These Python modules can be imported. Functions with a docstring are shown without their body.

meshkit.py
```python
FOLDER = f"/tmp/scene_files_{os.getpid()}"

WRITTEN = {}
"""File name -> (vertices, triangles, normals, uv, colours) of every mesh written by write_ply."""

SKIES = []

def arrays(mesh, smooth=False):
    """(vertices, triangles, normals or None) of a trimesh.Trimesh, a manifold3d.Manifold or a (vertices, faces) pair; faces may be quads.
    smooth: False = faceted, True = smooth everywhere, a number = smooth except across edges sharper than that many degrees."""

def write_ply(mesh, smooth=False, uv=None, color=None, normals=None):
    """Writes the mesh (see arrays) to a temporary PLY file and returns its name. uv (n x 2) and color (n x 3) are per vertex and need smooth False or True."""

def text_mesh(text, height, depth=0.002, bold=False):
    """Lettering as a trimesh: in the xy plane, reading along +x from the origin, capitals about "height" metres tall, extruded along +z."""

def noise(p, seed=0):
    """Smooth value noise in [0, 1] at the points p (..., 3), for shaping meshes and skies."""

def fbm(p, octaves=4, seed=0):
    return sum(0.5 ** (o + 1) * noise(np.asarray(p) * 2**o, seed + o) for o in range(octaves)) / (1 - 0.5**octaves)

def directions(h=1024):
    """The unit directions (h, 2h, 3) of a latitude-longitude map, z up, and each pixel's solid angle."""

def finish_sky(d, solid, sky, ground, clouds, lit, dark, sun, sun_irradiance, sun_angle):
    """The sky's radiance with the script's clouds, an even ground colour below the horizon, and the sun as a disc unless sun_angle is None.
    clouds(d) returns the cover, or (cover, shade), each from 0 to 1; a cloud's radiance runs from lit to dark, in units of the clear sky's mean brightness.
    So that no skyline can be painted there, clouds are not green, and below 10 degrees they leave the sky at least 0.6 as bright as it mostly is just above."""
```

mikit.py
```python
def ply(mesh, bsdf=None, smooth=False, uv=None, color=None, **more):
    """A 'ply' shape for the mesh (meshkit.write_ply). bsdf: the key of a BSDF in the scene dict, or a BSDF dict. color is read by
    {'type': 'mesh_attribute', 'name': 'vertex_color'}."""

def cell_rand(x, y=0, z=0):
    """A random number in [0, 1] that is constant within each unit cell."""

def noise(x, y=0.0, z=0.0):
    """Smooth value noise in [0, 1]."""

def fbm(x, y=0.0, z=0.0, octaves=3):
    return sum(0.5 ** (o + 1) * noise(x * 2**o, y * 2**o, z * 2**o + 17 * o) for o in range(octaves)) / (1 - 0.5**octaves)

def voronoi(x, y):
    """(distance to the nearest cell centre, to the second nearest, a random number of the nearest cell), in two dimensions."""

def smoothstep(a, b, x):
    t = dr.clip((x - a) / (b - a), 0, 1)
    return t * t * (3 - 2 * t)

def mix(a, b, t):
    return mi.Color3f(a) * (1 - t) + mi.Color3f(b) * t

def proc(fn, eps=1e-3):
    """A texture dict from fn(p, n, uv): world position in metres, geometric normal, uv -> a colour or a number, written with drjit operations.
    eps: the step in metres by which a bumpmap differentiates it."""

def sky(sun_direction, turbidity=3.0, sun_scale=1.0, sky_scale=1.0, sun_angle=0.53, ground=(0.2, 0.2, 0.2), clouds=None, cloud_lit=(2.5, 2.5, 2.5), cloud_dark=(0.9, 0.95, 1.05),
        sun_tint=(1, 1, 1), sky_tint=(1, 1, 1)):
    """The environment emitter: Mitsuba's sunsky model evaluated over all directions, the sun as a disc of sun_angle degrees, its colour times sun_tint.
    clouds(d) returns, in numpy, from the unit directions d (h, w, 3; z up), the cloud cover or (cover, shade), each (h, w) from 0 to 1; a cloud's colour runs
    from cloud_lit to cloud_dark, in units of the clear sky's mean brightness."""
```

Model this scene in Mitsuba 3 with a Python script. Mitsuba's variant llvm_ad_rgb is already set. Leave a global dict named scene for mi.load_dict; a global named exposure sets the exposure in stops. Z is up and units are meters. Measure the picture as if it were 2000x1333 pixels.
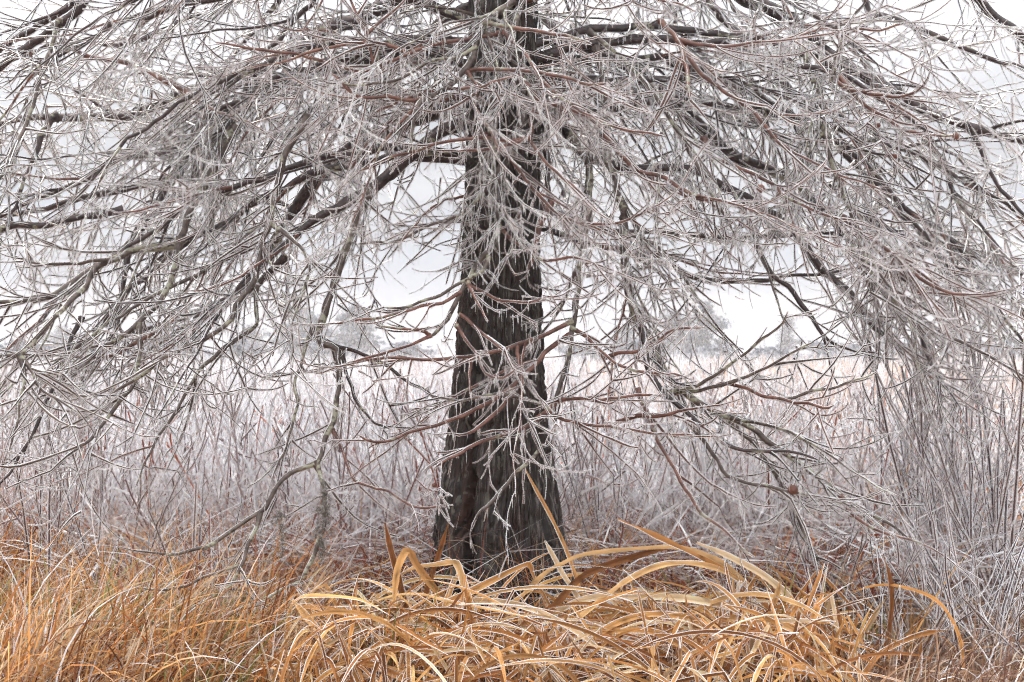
import math, random
import numpy as np, trimesh, drjit as dr, mitsuba as mi
import mikit, meshkit
from mikit import proc, noise, fbm, smoothstep, mix

T = mi.ScalarTransform4f
scene, labels = {}, {}

# ------------------------------------------------------------------ camera, sky, exposure
F, CX, HY = 2750.0, 1000.0, 690.0        # focal length, centre column and horizon row on a 2000 x 1333 picture
CAM = np.array([0.0, 0.0, 1.05])         # eye height over the marsh floor
YT = 5.5                                 # the trunk stands 5.5 m away
scene['camera'] = {
    'type': 'thinlens', 'fov': math.degrees(2 * math.atan(1000 / F)), 'fov_axis': 'x',
    'to_world': T().look_at(origin=[0, 0, 1.05], target=[0, 1, 1.05 + (HY - 666.5) / F], up=[0, 0, 1]),
    'aperture_radius': 0.0034, 'focus_distance': 5.15, 'near_clip': 0.1, 'far_clip': 3000.0,
    'medium': {'type': 'ref', 'id': 'air'},
}


def overcast(d):
    """A closed stratus layer: brighter overhead than at the horizon, with soft grey rolls low down."""
    el = np.clip(d[..., 2], 0, 1)
    q = d * np.array([5.0, 5.0, 26.0])
    n = meshkit.fbm(q + 3.1, 4, seed=5)
    rolls = ((n - 0.42) * 1.7 + 0.10) * np.exp(-(el / 0.13) ** 2)
    shade = 1.0 - 0.92 * np.clip(el * 1.25, 0, 1) ** 0.8 + rolls
    return np.ones_like(el), np.clip(shade, 0, 1)


scene['sky'] = mikit.sky((-0.35, 0.25, 0.9), turbidity=4, sun_scale=0.12, sun_angle=30, clouds=overcast,
                         cloud_lit=(2.5, 2.5, 2.52), cloud_dark=(.42, .455, .51), ground=(0.35, 0.34, 0.34))
exposure = 2.95
scene['air'] = {'type': 'homogeneous', 'albedo': 0.96, 'sigma_t': 0.0021}

rng = np.random.default_rng(11)
U = rng.uniform


def at(px, py, Y):
    """The point of the world that stands Y metres in front of the eye and shows at this pixel of a 2000 x 1333 picture."""
    return np.array([(px - CX) / F * Y, Y, CAM[2] - (py - HY) / F * Y])


# ------------------------------------------------------------------ materials
def tex(fn, eps=1e-3):
    return proc(fn, eps)


VC = {'type': 'mesh_attribute', 'name': 'vertex_color'}


def trunk_colour(p, n, uv):
    x, y, z = p.x, p.y, p.z
    a = dr.atan2(y - YT, x) + 0.10 * (fbm(x * 12, z * 9, y * 12, 2) - 0.5)
    fibre = fbm(a * 34, z * 5.0, 3.0, 4)
    fine = fbm(a * 80, z * 16.0, 9.0, 3)
    big = fbm(a * 2.2, z * 1.1, 20.0, 3)
    crack = smoothstep(0.60, 0.74, fbm(a * 12, z * 42.0, 60.0, 2))
    c = mix((0.004, 0.0026, 0.0025), (0.034, 0.019, 0.0155), smoothstep(0.3, 0.72, fibre * 0.55 + fine * 0.45))
    c = mix(c, (0.075, 0.028, 0.017), 0.65 * smoothstep(0.52, 0.70, fbm(a * 4, z * 0.9, 40.0, 3)) * smoothstep(0.35, 0.6, fine))
    low = 1 - smoothstep(0.45, 1.2, z)
    grey = smoothstep(0.44, 0.60, fibre * 0.5 + big * 0.5) * (0.22 + 0.78 * low)
    c = mix(c, (0.20, 0.185, 0.18), grey * smoothstep(0.46, 0.60, fine) * 0.9)
    c = mix(c, (0.24, 0.24, 0.19), 0.35 * smoothstep(0.66, 0.70, fbm(a * 26, z * 22.0, 80.0, 3)))
    return mix(c, (0.003, 0.002, 0.002), 0.35 * crack)


def limb_colour(base, lit, lichen):
    def fn(p, n, uv):
        a = fbm(p.x * 45, p.y * 45, p.z * 45, 3)
        c = mix(base, lit, smoothstep(0.3, 0.75, a))
        l = fbm(p.x * 13 + 7, p.y * 13, p.z * 13, 3)
        g = smoothstep(lichen, lichen + 0.06, l) * smoothstep(0.35, 0.55, fbm(p.x * 90, p.y * 90, p.z * 90, 2))
        c = mix(c, (0.34, 0.34, 0.25), g)
        return c
    return tex(fn)


def rough(p, n, uv):
    return fbm(p.x * 160, p.y * 160, p.z * 60, 2)


def bark(colour, r=0.45, coat=0.6):
    return {'type': 'twosided', 'b': {'type': 'principled', 'base_color': colour, 'roughness': r, 'clearcoat': coat, 'clearcoat_gloss': 0.9, 'specular': 0.5}}


scene['trunk_bark'] = bark(tex(trunk_colour), 0.6, 0.15)
scene['dark_bark'] = bark(limb_colour((0.020, 0.011, 0.012), (0.070, 0.040, 0.040), 0.66))
scene['grey_bark'] = bark(limb_colour((0.055, 0.038, 0.031), (0.15, 0.112, 0.095), 0.53))
scene['red_bark'] = bark(limb_colour((0.095, 0.038, 0.028), (0.24, 0.11, 0.080), 0.64))
scene['twig_bark'] = {'type': 'twosided', 'b': {'type': 'principled', 'base_color': VC, 'roughness': 0.4, 'clearcoat': 0.6}}
scene['ice'] = {'type': 'twosided', 'b': {'type': 'principled', 'base_color': {'type': 'rgb', 'value': (0.92, 0.93, 0.95)}, 'roughness': 0.15, 'specular': 0.35}}
scene['clear_ice'] = {'type': 'dielectric', 'int_ior': 1.31, 'ext_ior': 1.0}
scene['leaf'] = {'type': 'principledthin', 'base_color': VC, 'roughness': 0.4, 'diff_trans': 0.45, 'eta': 1.35, 'spec_trans': 0.0}
scene['grass'] = {'type': 'twosided', 'b': {'type': 'principled', 'base_color': VC, 'roughness': 0.5, 'specular': 0.4}}
scene['crown'] = {'type': 'twosided', 'b': {'type': 'diffuse', 'reflectance': VC}}


def floor_colour(p, n, uv):
    a = fbm(p.x * 1.3, p.y * 1.3, 0.0, 4)
    b = fbm(p.x * 30, p.y * 30, 5.0, 3)
    c = mix((0.10, 0.055, 0.030), (0.23, 0.13, 0.075), smoothstep(0.3, 0.7, b))
    frost = smoothstep(0.40, 0.62, a * 0.6 + b * 0.4) * smoothstep(5.0, 9.0, p.y)
    far = smoothstep(10.0, 45.0, p.y)
    c = mix(c, (0.50, 0.46, 0.46), frost * 0.85)
    return mix(c, (0.50, 0.45, 0.44), far)


scene['marsh_floor'] = {'type': 'twosided', 'b': {'type': 'principled', 'base_color': tex(floor_colour), 'roughness': 0.8}}


# ------------------------------------------------------------------ mesh helpers
def spline(P, step):
    """Catmull-Rom through the rows of P (any number of columns; the first three are the place), resampled about every step metres."""
    P = np.asarray(P, float)
    if len(P) == 2:
        P = np.vstack([P[0], (P[0] + P[1]) / 2, P[1]])
    A = np.vstack([2 * P[0] - P[1], P, 2 * P[-1] - P[-2]])
    out = []
    for i in range(1, len(A) - 2):
        n = max(2, int(np.linalg.norm(A[i + 1, :3] - A[i, :3]) / step))
        t = (np.arange(n) / n)[:, None]
        a, b, c, d = A[i - 1], A[i], A[i + 1], A[i + 2]
        out.append(0.5 * (2 * b + (c - a) * t + (2 * a - 5 * b + 4 * c - d) * t**2 + (3 * b - a - 3 * c + d) * t**3))
    out.append(P[-1:])
    return np.vstack(out)


def frames(P):
    """Tangent and two cross directions for polylines P (..., n, 3); the first cross direction is the one nearest to straight up."""
    t = np.gradient(P, axis=-2)
    t /= np.linalg.norm(t, axis=-1, keepdims=True) + 1e-12
    up = np.zeros_like(t)
    up[..., 2] = 1
    up[..., 1] = 0.12
    u = up - (up * t).sum(-1, keepdims=True) * t
    u /= np.linalg.norm(u, axis=-1, keepdims=True) + 1e-9
    return t, u, np.cross(t, u)


def tubes(P, R, sides, phase=0.4):
    """Tubes round N polylines of n points: P (N, n, 3), R (N, n). Returns vertices (N*n*sides, 3) and triangles; the tips are closed by tapering."""
    N, n, _ = P.shape
    t, u, v = frames(P)
    a = np.arange(sides) * 2 * np.pi / sides + phase
    V = P[:, :, None] + R[:, :, None, None] * (np.cos(a)[None, None, :, None] * u[:, :, None] + np.sin(a)[None, None, :, None] * v[:, :, None])
    i, j = np.meshgrid(np.arange(n - 1), np.arange(sides), indexing='ij')
    q = np.stack([i * sides + j, i * sides + (j + 1) % sides, (i + 1) * sides + (j + 1) % sides, (i + 1) * sides + j], -1).reshape(-1, 4)
    f = np.vstack([q[:, [0, 2, 1]], q[:, [0, 3, 2]]])
    Fc = (f[None] + (np.arange(N) * n * sides)[:, None, None]).reshape(-1, 3)
    return V.reshape(-1, 3), Fc


def join(meshes):
    vs, fs, cs, k = [], [], [], 0
    for m in meshes:
        vs.append(m[0]); fs.append(m[1] + k); k += len(m[0])
        if len(m) > 2:
            cs.append(m[2])
    return (np.vstack(vs), np.vstack(fs)) + ((np.vstack(cs),) if cs else ())


def put(key, mesh, bsdf, smooth=True, label=None, cat=None, group=None, kind=None):
    """One entry of the scene; mesh = (vertices, triangles[, colours])."""
    base, k = key, 0
    while key in scene:
        k += 1
        key = f'{base}_{k:03d}'
    scene[key] = mikit.ply((mesh[0], mesh[1]), bsdf, smooth=smooth, color=mesh[2] if len(mesh) > 2 else None)
    tag(key, label, cat, group, kind)
    return key


def tag(key, label=None, cat=None, group=None, kind=None):
    e = {k: v for k, v in dict(label=label, category=cat, group=group, kind=kind).items() if v}
    if e:
        labels[key] = {**labels.get(key, {}), **e}


_taken = {}


def number(name):
    """The next free key of this name: name, name_001, name_002 ..."""
    k = _taken.get(name, -1) + 1
    _taken[name] = k
    return name if k == 0 else f'{name}_{k:03d}'


# ------------------------------------------------------------------ the cypress: trunk
def trunk():
    na, nz = 240, 440
    z = np.concatenate([np.linspace(-0.25, 2.6, nz - 60), np.linspace(2.63, 6.5, 60)])
    zt = [-0.25, 0.0, 0.12, 0.33, 0.52, 0.75, 0.95, 1.25, 1.6, 2.1, 2.6, 4.5, 6.5]
    rt = [0.34, 0.298, 0.272, 0.242, 0.216, 0.187, 0.170, 0.151, 0.141, 0.135, 0.124, 0.08, 0.03]
    cxs = [-0.055, -0.060, -0.058, -0.058, -0.056, -0.055, -0.050, -0.048, -0.044, -0.036, -0.03, 0.0, 0.03]
    r0, cx = np.interp(z, zt, rt), np.interp(z, zt, cxs)
    a = np.arange(na) / na * 2 * np.pi
    A, Z = np.meshgrid(a, z)
    flare = np.clip((1.35 - Z) / 1.35, 0, 1)
    # buttresses: five unequal lobes, the deep furrow left of the middle as seen from the camera (that side is a = -pi/2)
    lobes = 0.10 * np.cos(3 * A + 0.4) + 0.06 * np.cos(5 * A + 1.9) + 0.03 * np.cos(8 * A)
    furrow = -0.42 * np.exp(-((np.mod(A + 2.02 + 0.10 * np.sin(Z * 3) + np.pi, 2 * np.pi) - np.pi) / 0.13) ** 2) - 0.15 * np.exp(-((np.mod(A + 0.85 + np.pi, 2 * np.pi) - np.pi) / 0.10) ** 2)
    R = r0[:, None] * (1 + lobes * flare**0.9 + furrow * flare**0.7)
    def ridge(fa, fz, seed, oct=3):
        return meshkit.fbm(np.stack([np.cos(A) * fa, np.sin(A) * fa, Z * fz], -1), oct, seed)
    wav = 0.35 * ridge(1.2, 2.0, 9)
    A2 = A + 0.5 * (wav - 0.17)
    A2 = A2 + 0.16 * (ridge(6.0, 7.0, 13) - .5)
    def strips(fa, fz, seed):
        return np.abs(meshkit.noise(np.stack([np.cos(A2) * fa, np.sin(A2) * fa, Z * fz], -1), seed) - 0.5) * 2
    c1, c2, c3 = strips(9, 4.6, 1), strips(17, 11, 2), strips(32, 24.0, 3)
    R += 0.014 * (np.clip(c1 * 3.0, 0, 1) - .6) + 0.009 * (np.clip(c2 * 2.5, 0, 1) - .6) + 0.005 * (c3 - .5) - 0.004 * np.clip(meshkit.fbm(np.stack([np.cos(A2) * 10, np.sin(A2) * 10, Z * 42], -1), 2, 21) - .58, 0, .2) / .2 + 0.024 * (ridge(2.0, 1.6, 4) - 0.5)
    V = np.stack([cx[:, None] + R * np.cos(A), YT + R * np.sin(A), Z], -1).reshape(-1, 3)
    i, j = np.meshgrid(np.arange(nz - 1), np.arange(na), indexing='ij')
    q = np.stack([i * na + j, i * na + (j + 1) % na, (i + 1) * na + (j + 1) % na, (i + 1) * na + j], -1).reshape(-1, 4)
    return V, np.vstack([q[:, [0, 1, 2]], q[:, [0, 2, 3]]])


TREE = 'cypress_tree'
tag(TREE, 'dark trunked weeping bald cypress with bare drooping branches sheathed in ice', 'tree')
put(TREE + '__trunk', trunk(), 'trunk_bark', label='dark fluted trunk flaring into a buttressed base with grey streaks')

# limbs as they hang in the photograph: (bark, depth at the start and at the end relative to the trunk, twigs per metre, twig length, [(px, py, width in px)...])
D, G, R_ = 'dark_bark', 'grey_bark', 'red_bark'
LIMBS = [
    # ---- left side
    (D, .0, .9, 20, .40, [(960, -60, 30), (820, -20, 27), (700, 32, 25), (617, 67, 24), (530, 130, 22), (423, 155, 21), (405, 173, 21), (363, 176, 19), (317, 201, 18), (268, 219, 18), (247, 227, 16), (141, 229, 14), (56, 229, 11), (0, 243, 10), (-120, 300, 5)]),
    (D, .05, .5, 20, .42, [(960, 80, 30), (860, 95, 28), (740, 118, 26), (640, 132, 25), (560, 155, 24), (480, 200, 23), (425, 240, 22), (385, 270, 20), (340, 295, 17), (290, 302, 13), (230, 315, 11), (170, 350, 9), (60, 395, 8), (0, 420, 7), (-90, 480, 4)]),
    (D, .05, .8, 18, .38, [(950, 190, 27), (860, 215, 26), (790, 240, 25), (750, 255, 25), (700, 275, 24), (670, 300, 24), (628, 338, 23), (600, 370, 22), (578, 405, 20), (545, 450, 17), (505, 520, 13), (455, 585, 11), (360, 640, 8), (250, 705, 5)]),
    (D, -.02, -.35, 18, .36, [(960, 235, 26), (886, 247, 24), (847, 268, 23), (784, 324, 21), (745, 356, 20), (713, 381, 19), (655, 410, 16), (600, 440, 12), (540, 490, 10), (470, 560, 8), (380, 620, 6)]),
    (G, -.2, -.8, 9, .30, [(720, 378, 16), (700, 420, 16), (685, 465, 15), (664, 525, 15), (645, 578, 15), (627, 627, 15), (618, 656, 14), (634, 675, 14), (660, 688, 12), (666, 740, 11), (656, 790, 11), (642, 835, 11), (630, 870, 11), (617, 902, 10), (564, 926, 9), (540, 944, 9), (522, 983, 9), (508, 1000, 9), (458, 1036, 8), (420, 1064, 8), (381, 1076, 7), (328, 1087, 5), (262, 1080, 3)]),
    (G, .1, -.6, 14, .36, [(458, 250, 18), (437, 279, 19), (420, 324, 18), (391, 370, 17), (377, 402, 17), (363, 437, 16), (353, 462, 16), (335, 479, 15), (282, 483, 15), (240, 497, 14), (197, 515, 13), (141, 550, 12), (106, 575, 12), (50, 588, 10), (0, 594, 9), (-80, 620, 5)]),
    (D, .45, .1, 13, .34, [(392, 266, 20), (370, 307, 19), (335, 356, 18), (307, 398, 17), (278, 433, 16), (261, 465, 14), (247, 517, 12), (240, 560, 10), (225, 640, 7), (190, 720, 5)]),
    (D, .3, .6, 16, .36, [(520, 175, 12), (470, 210, 12), (410, 268, 11), (391, 345, 11), (335, 347, 11), (310, 353, 11), (250, 370, 10), (180, 385, 10), (100, 405, 9), (0, 425, 8), (-100, 455, 4)]),
    (D, .9, 1.3, 22, .36, [(700, -90, 16), (465, 0, 9), (398, 25, 9), (353, 42, 8), (300, 67, 8), (254, 85, 8), (211, 88, 8), (134, 81, 7), (40, 110, 5), (-60, 160, 4)]),
    (D, .2, .3, 18, .40, [(320, -140, 22), (200, -40, 18), (165, 0, 17), (150, 22, 17), (100, 55, 16), (40, 95, 15), (0, 130, 13), (-60, 190, 10)]),
    (D, .5, .6, 18, .40, [(240, -90, 14), (160, -12, 12), (115, 20, 12), (60, 60, 11), (0, 95, 10), (-70, 160, 7)]),
    (G, .25, -.1, 14, .30, [(120, 40, 9), (106, 46, 9), (92, 116, 9), (74, 166, 9), (56, 219, 8), (39, 264, 8), (11, 317, 7), (-20, 380, 4)]),
    (R_, .3, .1, 12, .28, [(120, 76, 8), (148, 100, 9), (197, 113, 9), (254, 123, 10), (300, 145, 12), (345, 170, 11), (385, 200, 7), (402, 240, 5)]),
    (D, .6, .2, 14, .30, [(110, 228, 14), (99, 232, 13), (74, 268, 12), (67, 300, 11), (50, 350, 8), (20, 420, 6), (-10, 470, 4)]),
    (G, -.3, -.6, 14, .30, [(600, 225, 12), (592, 243, 12), (560, 300, 12), (543, 345, 12), (535, 400, 11), (530, 437, 11), (508, 476, 11), (497, 546, 11), (458, 603, 10), (437, 641, 9), (353, 684, 8), (296, 726, 8), (219, 768, 5)]),
    (G, -.4, -.7, 12, .30, [(529, 437, 7), (564, 462, 8), (592, 490, 7), (603, 529, 6), (590, 580, 5), (570, 640, 4), (573, 720, 3)]),
    (G, -.25, -.5, 14, .32, [(353, 465, 12), (338, 525, 12), (317, 582, 11), (275, 631, 10), (232, 660, 8), (190, 690, 7), (140, 740, 5)]),
    (G, -.45, -.7, 12, .30, [(272, 632, 9), (271, 694, 9), (261, 747, 9), (230, 790, 8), (197, 835, 7), (152, 878, 6), (90, 930, 3)]),
    (G, -.4, -.8, 14, .32, [(190, 518, 11), (170, 545, 11), (155, 571, 11), (116, 603, 10), (85, 641, 10), (39, 694, 9), (0, 700, 8), (-60, 720, 4)]),
    (G, -.75, -.9, 10, .28, [(38, 694, 9), (43, 740, 8), (37, 800, 7), (35, 835, 6), (15, 880, 4)]),
    (G, -.75, -.9, 10, .28, [(40, 696, 7), (60, 730, 7), (85, 765, 6), (120, 785, 5), (145, 810, 4)]),
    (D, .3, .1, 16, .34, [(240, 410, 11), (150, 428, 11), (88, 440, 11), (35, 440, 12), (0, 452, 11), (-60, 480, 6)]),
    (G, -.1, -.5, 14, .34, [(515, 437, 8), (487, 458, 8), (406, 522, 7), (330, 560, 7), (250, 610, 6), (170, 660, 5), (100, 720, 4)]),
    (G, -.2, -.6, 12, .32, [(500, 560, 9), (494, 638, 8), (460, 665, 8), (423, 698, 8), (380, 745, 7), (345, 800, 6), (300, 870, 5), (270, 950, 3)]),
    (D, .4, .4, 15, .32, [(560, 500, 12), (490, 565, 10), (430, 590, 10), (350, 625, 9), (260, 650, 8), (180, 680, 6)]),
    (D, .7, .9, 16, .32, [(620, 430, 8), (520, 385, 9), (440, 378, 9), (405, 384, 9), (340, 380, 6), (280, 400, 4)]),
    (R_, -.3, -.5, 12, .26, [(300, 650, 6), (235, 690, 7), (170, 700, 6), (80, 690, 5), (20, 720, 4)]),
    (D, -.3, -.6, 10, .28, [(160, 620, 8), (120, 700, 8), (100, 770, 7), (60, 860, 6), (25, 910, 5), (-10, 960, 3)]),
    (G, -.75, -.9, 9, .26, [(508, 1003, 8), (494, 1050, 8), (476, 1092, 8), (455, 1141, 7), (448, 1149, 6), (430, 1190, 5), (425, 1235, 3)]),
    (G, -.7, -.8, 8, .24, [(619, 900, 8), (628, 940, 8), (634, 985, 9), (632, 1040, 9), (610, 1096, 8), (589, 1134, 7), (590, 1170, 3)]),
    (G, -.8, -.9, 5, .18, [(448, 1149, 5), (400, 1178, 5), (330, 1213, 5), (285, 1233, 4)]),
    (G, -.8, -.9, 5, .18, [(448, 1149, 5), (480, 1158, 5), (500, 1175, 4), (525, 1195, 4)]),
    (G, -.75, -.85, 5, .18, [(589, 1134, 5), (540, 1155, 5), (500, 1185, 4), (465, 1220, 4)]),
    (G, -.8, -.9, 5, .18, [(470, 1103, 5), (400, 1132, 5), (330, 1155, 5), (277, 1152, 4)]),
    (D, -.25, -.6, 7, .24, [(634, 668, 8), (700, 690, 7), (745, 705, 7), (791, 737, 6), (833, 761, 6), (869, 793, 5)]),
    (D, -.3, -.6, 7, .24, [(668, 688, 7), (685, 747, 6), (699, 790, 6), (738, 828, 5), (763, 843, 4)]),
    (R_, -.4, -.8, 7, .24, [(650, 840, 6), (672, 884, 6), (696, 941, 6), (756, 958, 5), (802, 986, 5), (869, 988, 4)]),
    (G, -.3, -.6, 9, .26, [(612, 640, 8), (590, 690, 8), (578, 740, 7), (580, 800, 7), (565, 850, 6), (530, 930, 4)]),
    # ---- right side
    (D, .1, .3, 26, .40, [(1050, -200, 34), (1250, -110, 32), (1400, -40, 29), (1462, 0, 27), (1512, 21, 27), (1561, 53, 26), (1603, 88, 24), (1638, 123, 23), (1681, 145, 22), (1741, 173, 20), (1794, 208, 18), (1847, 229, 18), (1899, 247, 17), (1952, 264, 14), (2000, 275, 12), (2090, 310, 7)]),
    (G, .1, -.4, 22, .32, [(1556, 52, 14), (1566, 80, 14), (1575, 102, 14), (1589, 145, 14), (1603, 197, 13), (1610, 254, 13), (1622, 300, 12), (1640, 350, 11), (1662, 420, 10), (1690, 500, 8), (1700, 570, 6)]),
    (D, .6, .8, 24, .36, [(1700, -160, 20), (1850, -60, 18), (1928, 14, 17), (1970, 53, 17), (2010, 85, 15), (2080, 150, 10)]),
    (D, .7, .6, 22, .34, [(1670, -80, 12), (1691, 0, 11), (1702, 40, 11), (1716, 28, 10), (1787, 53, 10), (1864, 85, 10), (1917, 109, 9), (2000, 134, 7), (2080, 170, 4)]),
    (D, .5, .6, 26, .36, [(1180, -160, 20), (1320, -60, 17), (1385, 0, 15), (1448, 70, 15), (1497, 123, 16), (1540, 173, 16), (1582, 219, 16), (1600, 247, 15), (1660, 310, 12), (1720, 380, 10), (1790, 450, 8), (1880, 540, 6)]),
    (D, .1, .5, 28, .36, [(1000, 60, 24), (1090, 80, 24), (1170, 100, 23), (1260, 150, 23), (1320, 200, 22), (1380, 260, 21), (1440, 310, 20), (1500, 335, 19), (1543, 350, 18), (1582, 384, 18), (1612, 414, 17), (1660, 470, 14), (1720, 520, 12), (1800, 560, 10), (1900, 600, 7)]),
    (D, .1, .2, 20, .34, [(1000, 180, 20), (1070, 212, 20), (1105, 261, 19), (1140, 300, 18), (1230, 330, 16), (1330, 330, 15), (1430, 370, 14), (1500, 408, 13), (1526, 430, 13), (1568, 472, 13), (1600, 515, 13), (1628, 546, 12), (1660, 571, 12), (1691, 620, 11), (1730, 659, 9), (1790, 700, 7), (1850, 760, 4)]),
    (G, -.1, -.5, 14, .28, [(1115, 268, 14), (1146, 310, 15), (1150, 353, 14), (1148, 420, 13), (1144, 450, 12), (1132, 536, 12), (1124, 600, 12), (1118, 642, 11), (1110, 694, 11), (1098, 747, 10), (1082, 790, 9), (1072, 806, 8)]),
    (G, -.05, -.5, 16, .30, [(1165, 90, 12), (1179, 170, 12), (1179, 268, 12), (1200, 345, 14), (1216, 400, 17), (1221, 430, 19), (1221, 500, 19), (1230, 585, 18), (1249, 634, 17), (1277, 662, 16), (1292, 705, 15), (1322, 750, 14), (1362, 785, 13), (1441, 820, 12), (1497, 860, 12), (1540, 890, 11), (1582, 923, 11), (1617, 951, 10), (1645, 969, 9), (1681, 992, 8), (1720, 1012, 7), (1775, 1045, 4)]),
    (D, .3, .2, 14, .30, [(1040, 440, 10), (1130, 470, 11), (1220, 492, 10), (1300, 520, 11), (1342, 536, 11), (1423, 550, 10), (1497, 550, 8), (1529, 538, 6), (1617, 532, 5), (1705, 518, 4)]),
    (D, .4, .6, 16, .32, [(1040, 400, 12), (1150, 440, 11), (1230, 452, 10), (1300, 458, 10), (1370, 462, 10), (1476, 462, 9), (1582, 455, 7), (1680, 470, 4)]),
    (D, .0, -.2, 12, .30, [(1440, 380, 10), (1470, 450, 10), (1487, 497, 10), (1508, 532, 9), (1547, 575, 9), (1582, 617, 8), (1617, 663, 6), (1653, 680, 5), (1716, 693, 3)]),
    (D, .0, -.2, 12, .26, [(1700, 540, 10), (1755, 590, 10), (1794, 642, 10), (1808, 691, 9), (1829, 730, 7), (1843, 793, 4)]),
    (G, -.45, -.8, 6, .22, [(1290, 770, 9), (1330, 762, 8), (1371, 747, 8), (1406, 726, 7), (1459, 680, 6), (1505, 652, 6), (1533, 631, 5), (1543, 606, 4)]),
    (G, -.45, -.8, 8, .24, [(1300, 772, 9), (1370, 762, 8), (1423, 747, 8), (1470, 728, 7), (1505, 709, 6), (1547, 687, 5), (1586, 673, 4)]),
    (R_, -.5, -.9, 8, .26, [(1400, 755, 7), (1423, 748, 7), (1470, 765, 7), (1512, 776, 7), (1560, 788, 6), (1600, 797, 6), (1626, 791, 4)]),
    (G, -.7, -.9, 6, .22, [(1500, 774, 6), (1522, 779, 6), (1580, 770, 6), (1631, 760, 5), (1688, 740, 4), (1712, 730, 3)]),
    (D, -.4, -.7, 10, .26, [(1255, 640, 10), (1270, 720, 11), (1300, 770, 10), (1350, 815, 9), (1420, 870, 8), (1500, 880, 6), (1600, 900, 4)]),
    (R_, -.5, -.8, 12, .26, [(1245, 760, 9), (1270, 830, 9), (1300, 891, 8), (1330, 940, 8), (1346, 969, 8), (1360, 997, 7), (1420, 1040, 5), (1470, 1090, 3)]),
    (G, -.1, -.1, 14, .26, [(1420, 815, 10), (1480, 880, 10), (1530, 950, 10), (1561, 1018, 10), (1589, 1075, 10), (1614, 1110, 10), (1653, 1142, 9), (1695, 1177, 9), (1741, 1184, 8), (1794, 1187, 6), (1860, 1200, 3)]),
    (G, -.5, -.7, 14, .26, [(1350, 830, 8), (1400, 900, 8), (1420, 930, 8), (1490, 950, 7), (1570, 965, 5), (1660, 990, 3)]),
    (R_, -.6, -.7, 9, .24, [(1640, 966, 7), (1660, 1000, 7), (1690, 1025, 6), (1740, 1045, 5), (1790, 1060, 4), (1850, 1095, 3)]),
    (R_, -.3, -.6, 22, .30, [(1290, 40, 9), (1328, 78, 10), (1335, 120, 9), (1345, 170, 8), (1350, 195, 6)]),
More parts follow.
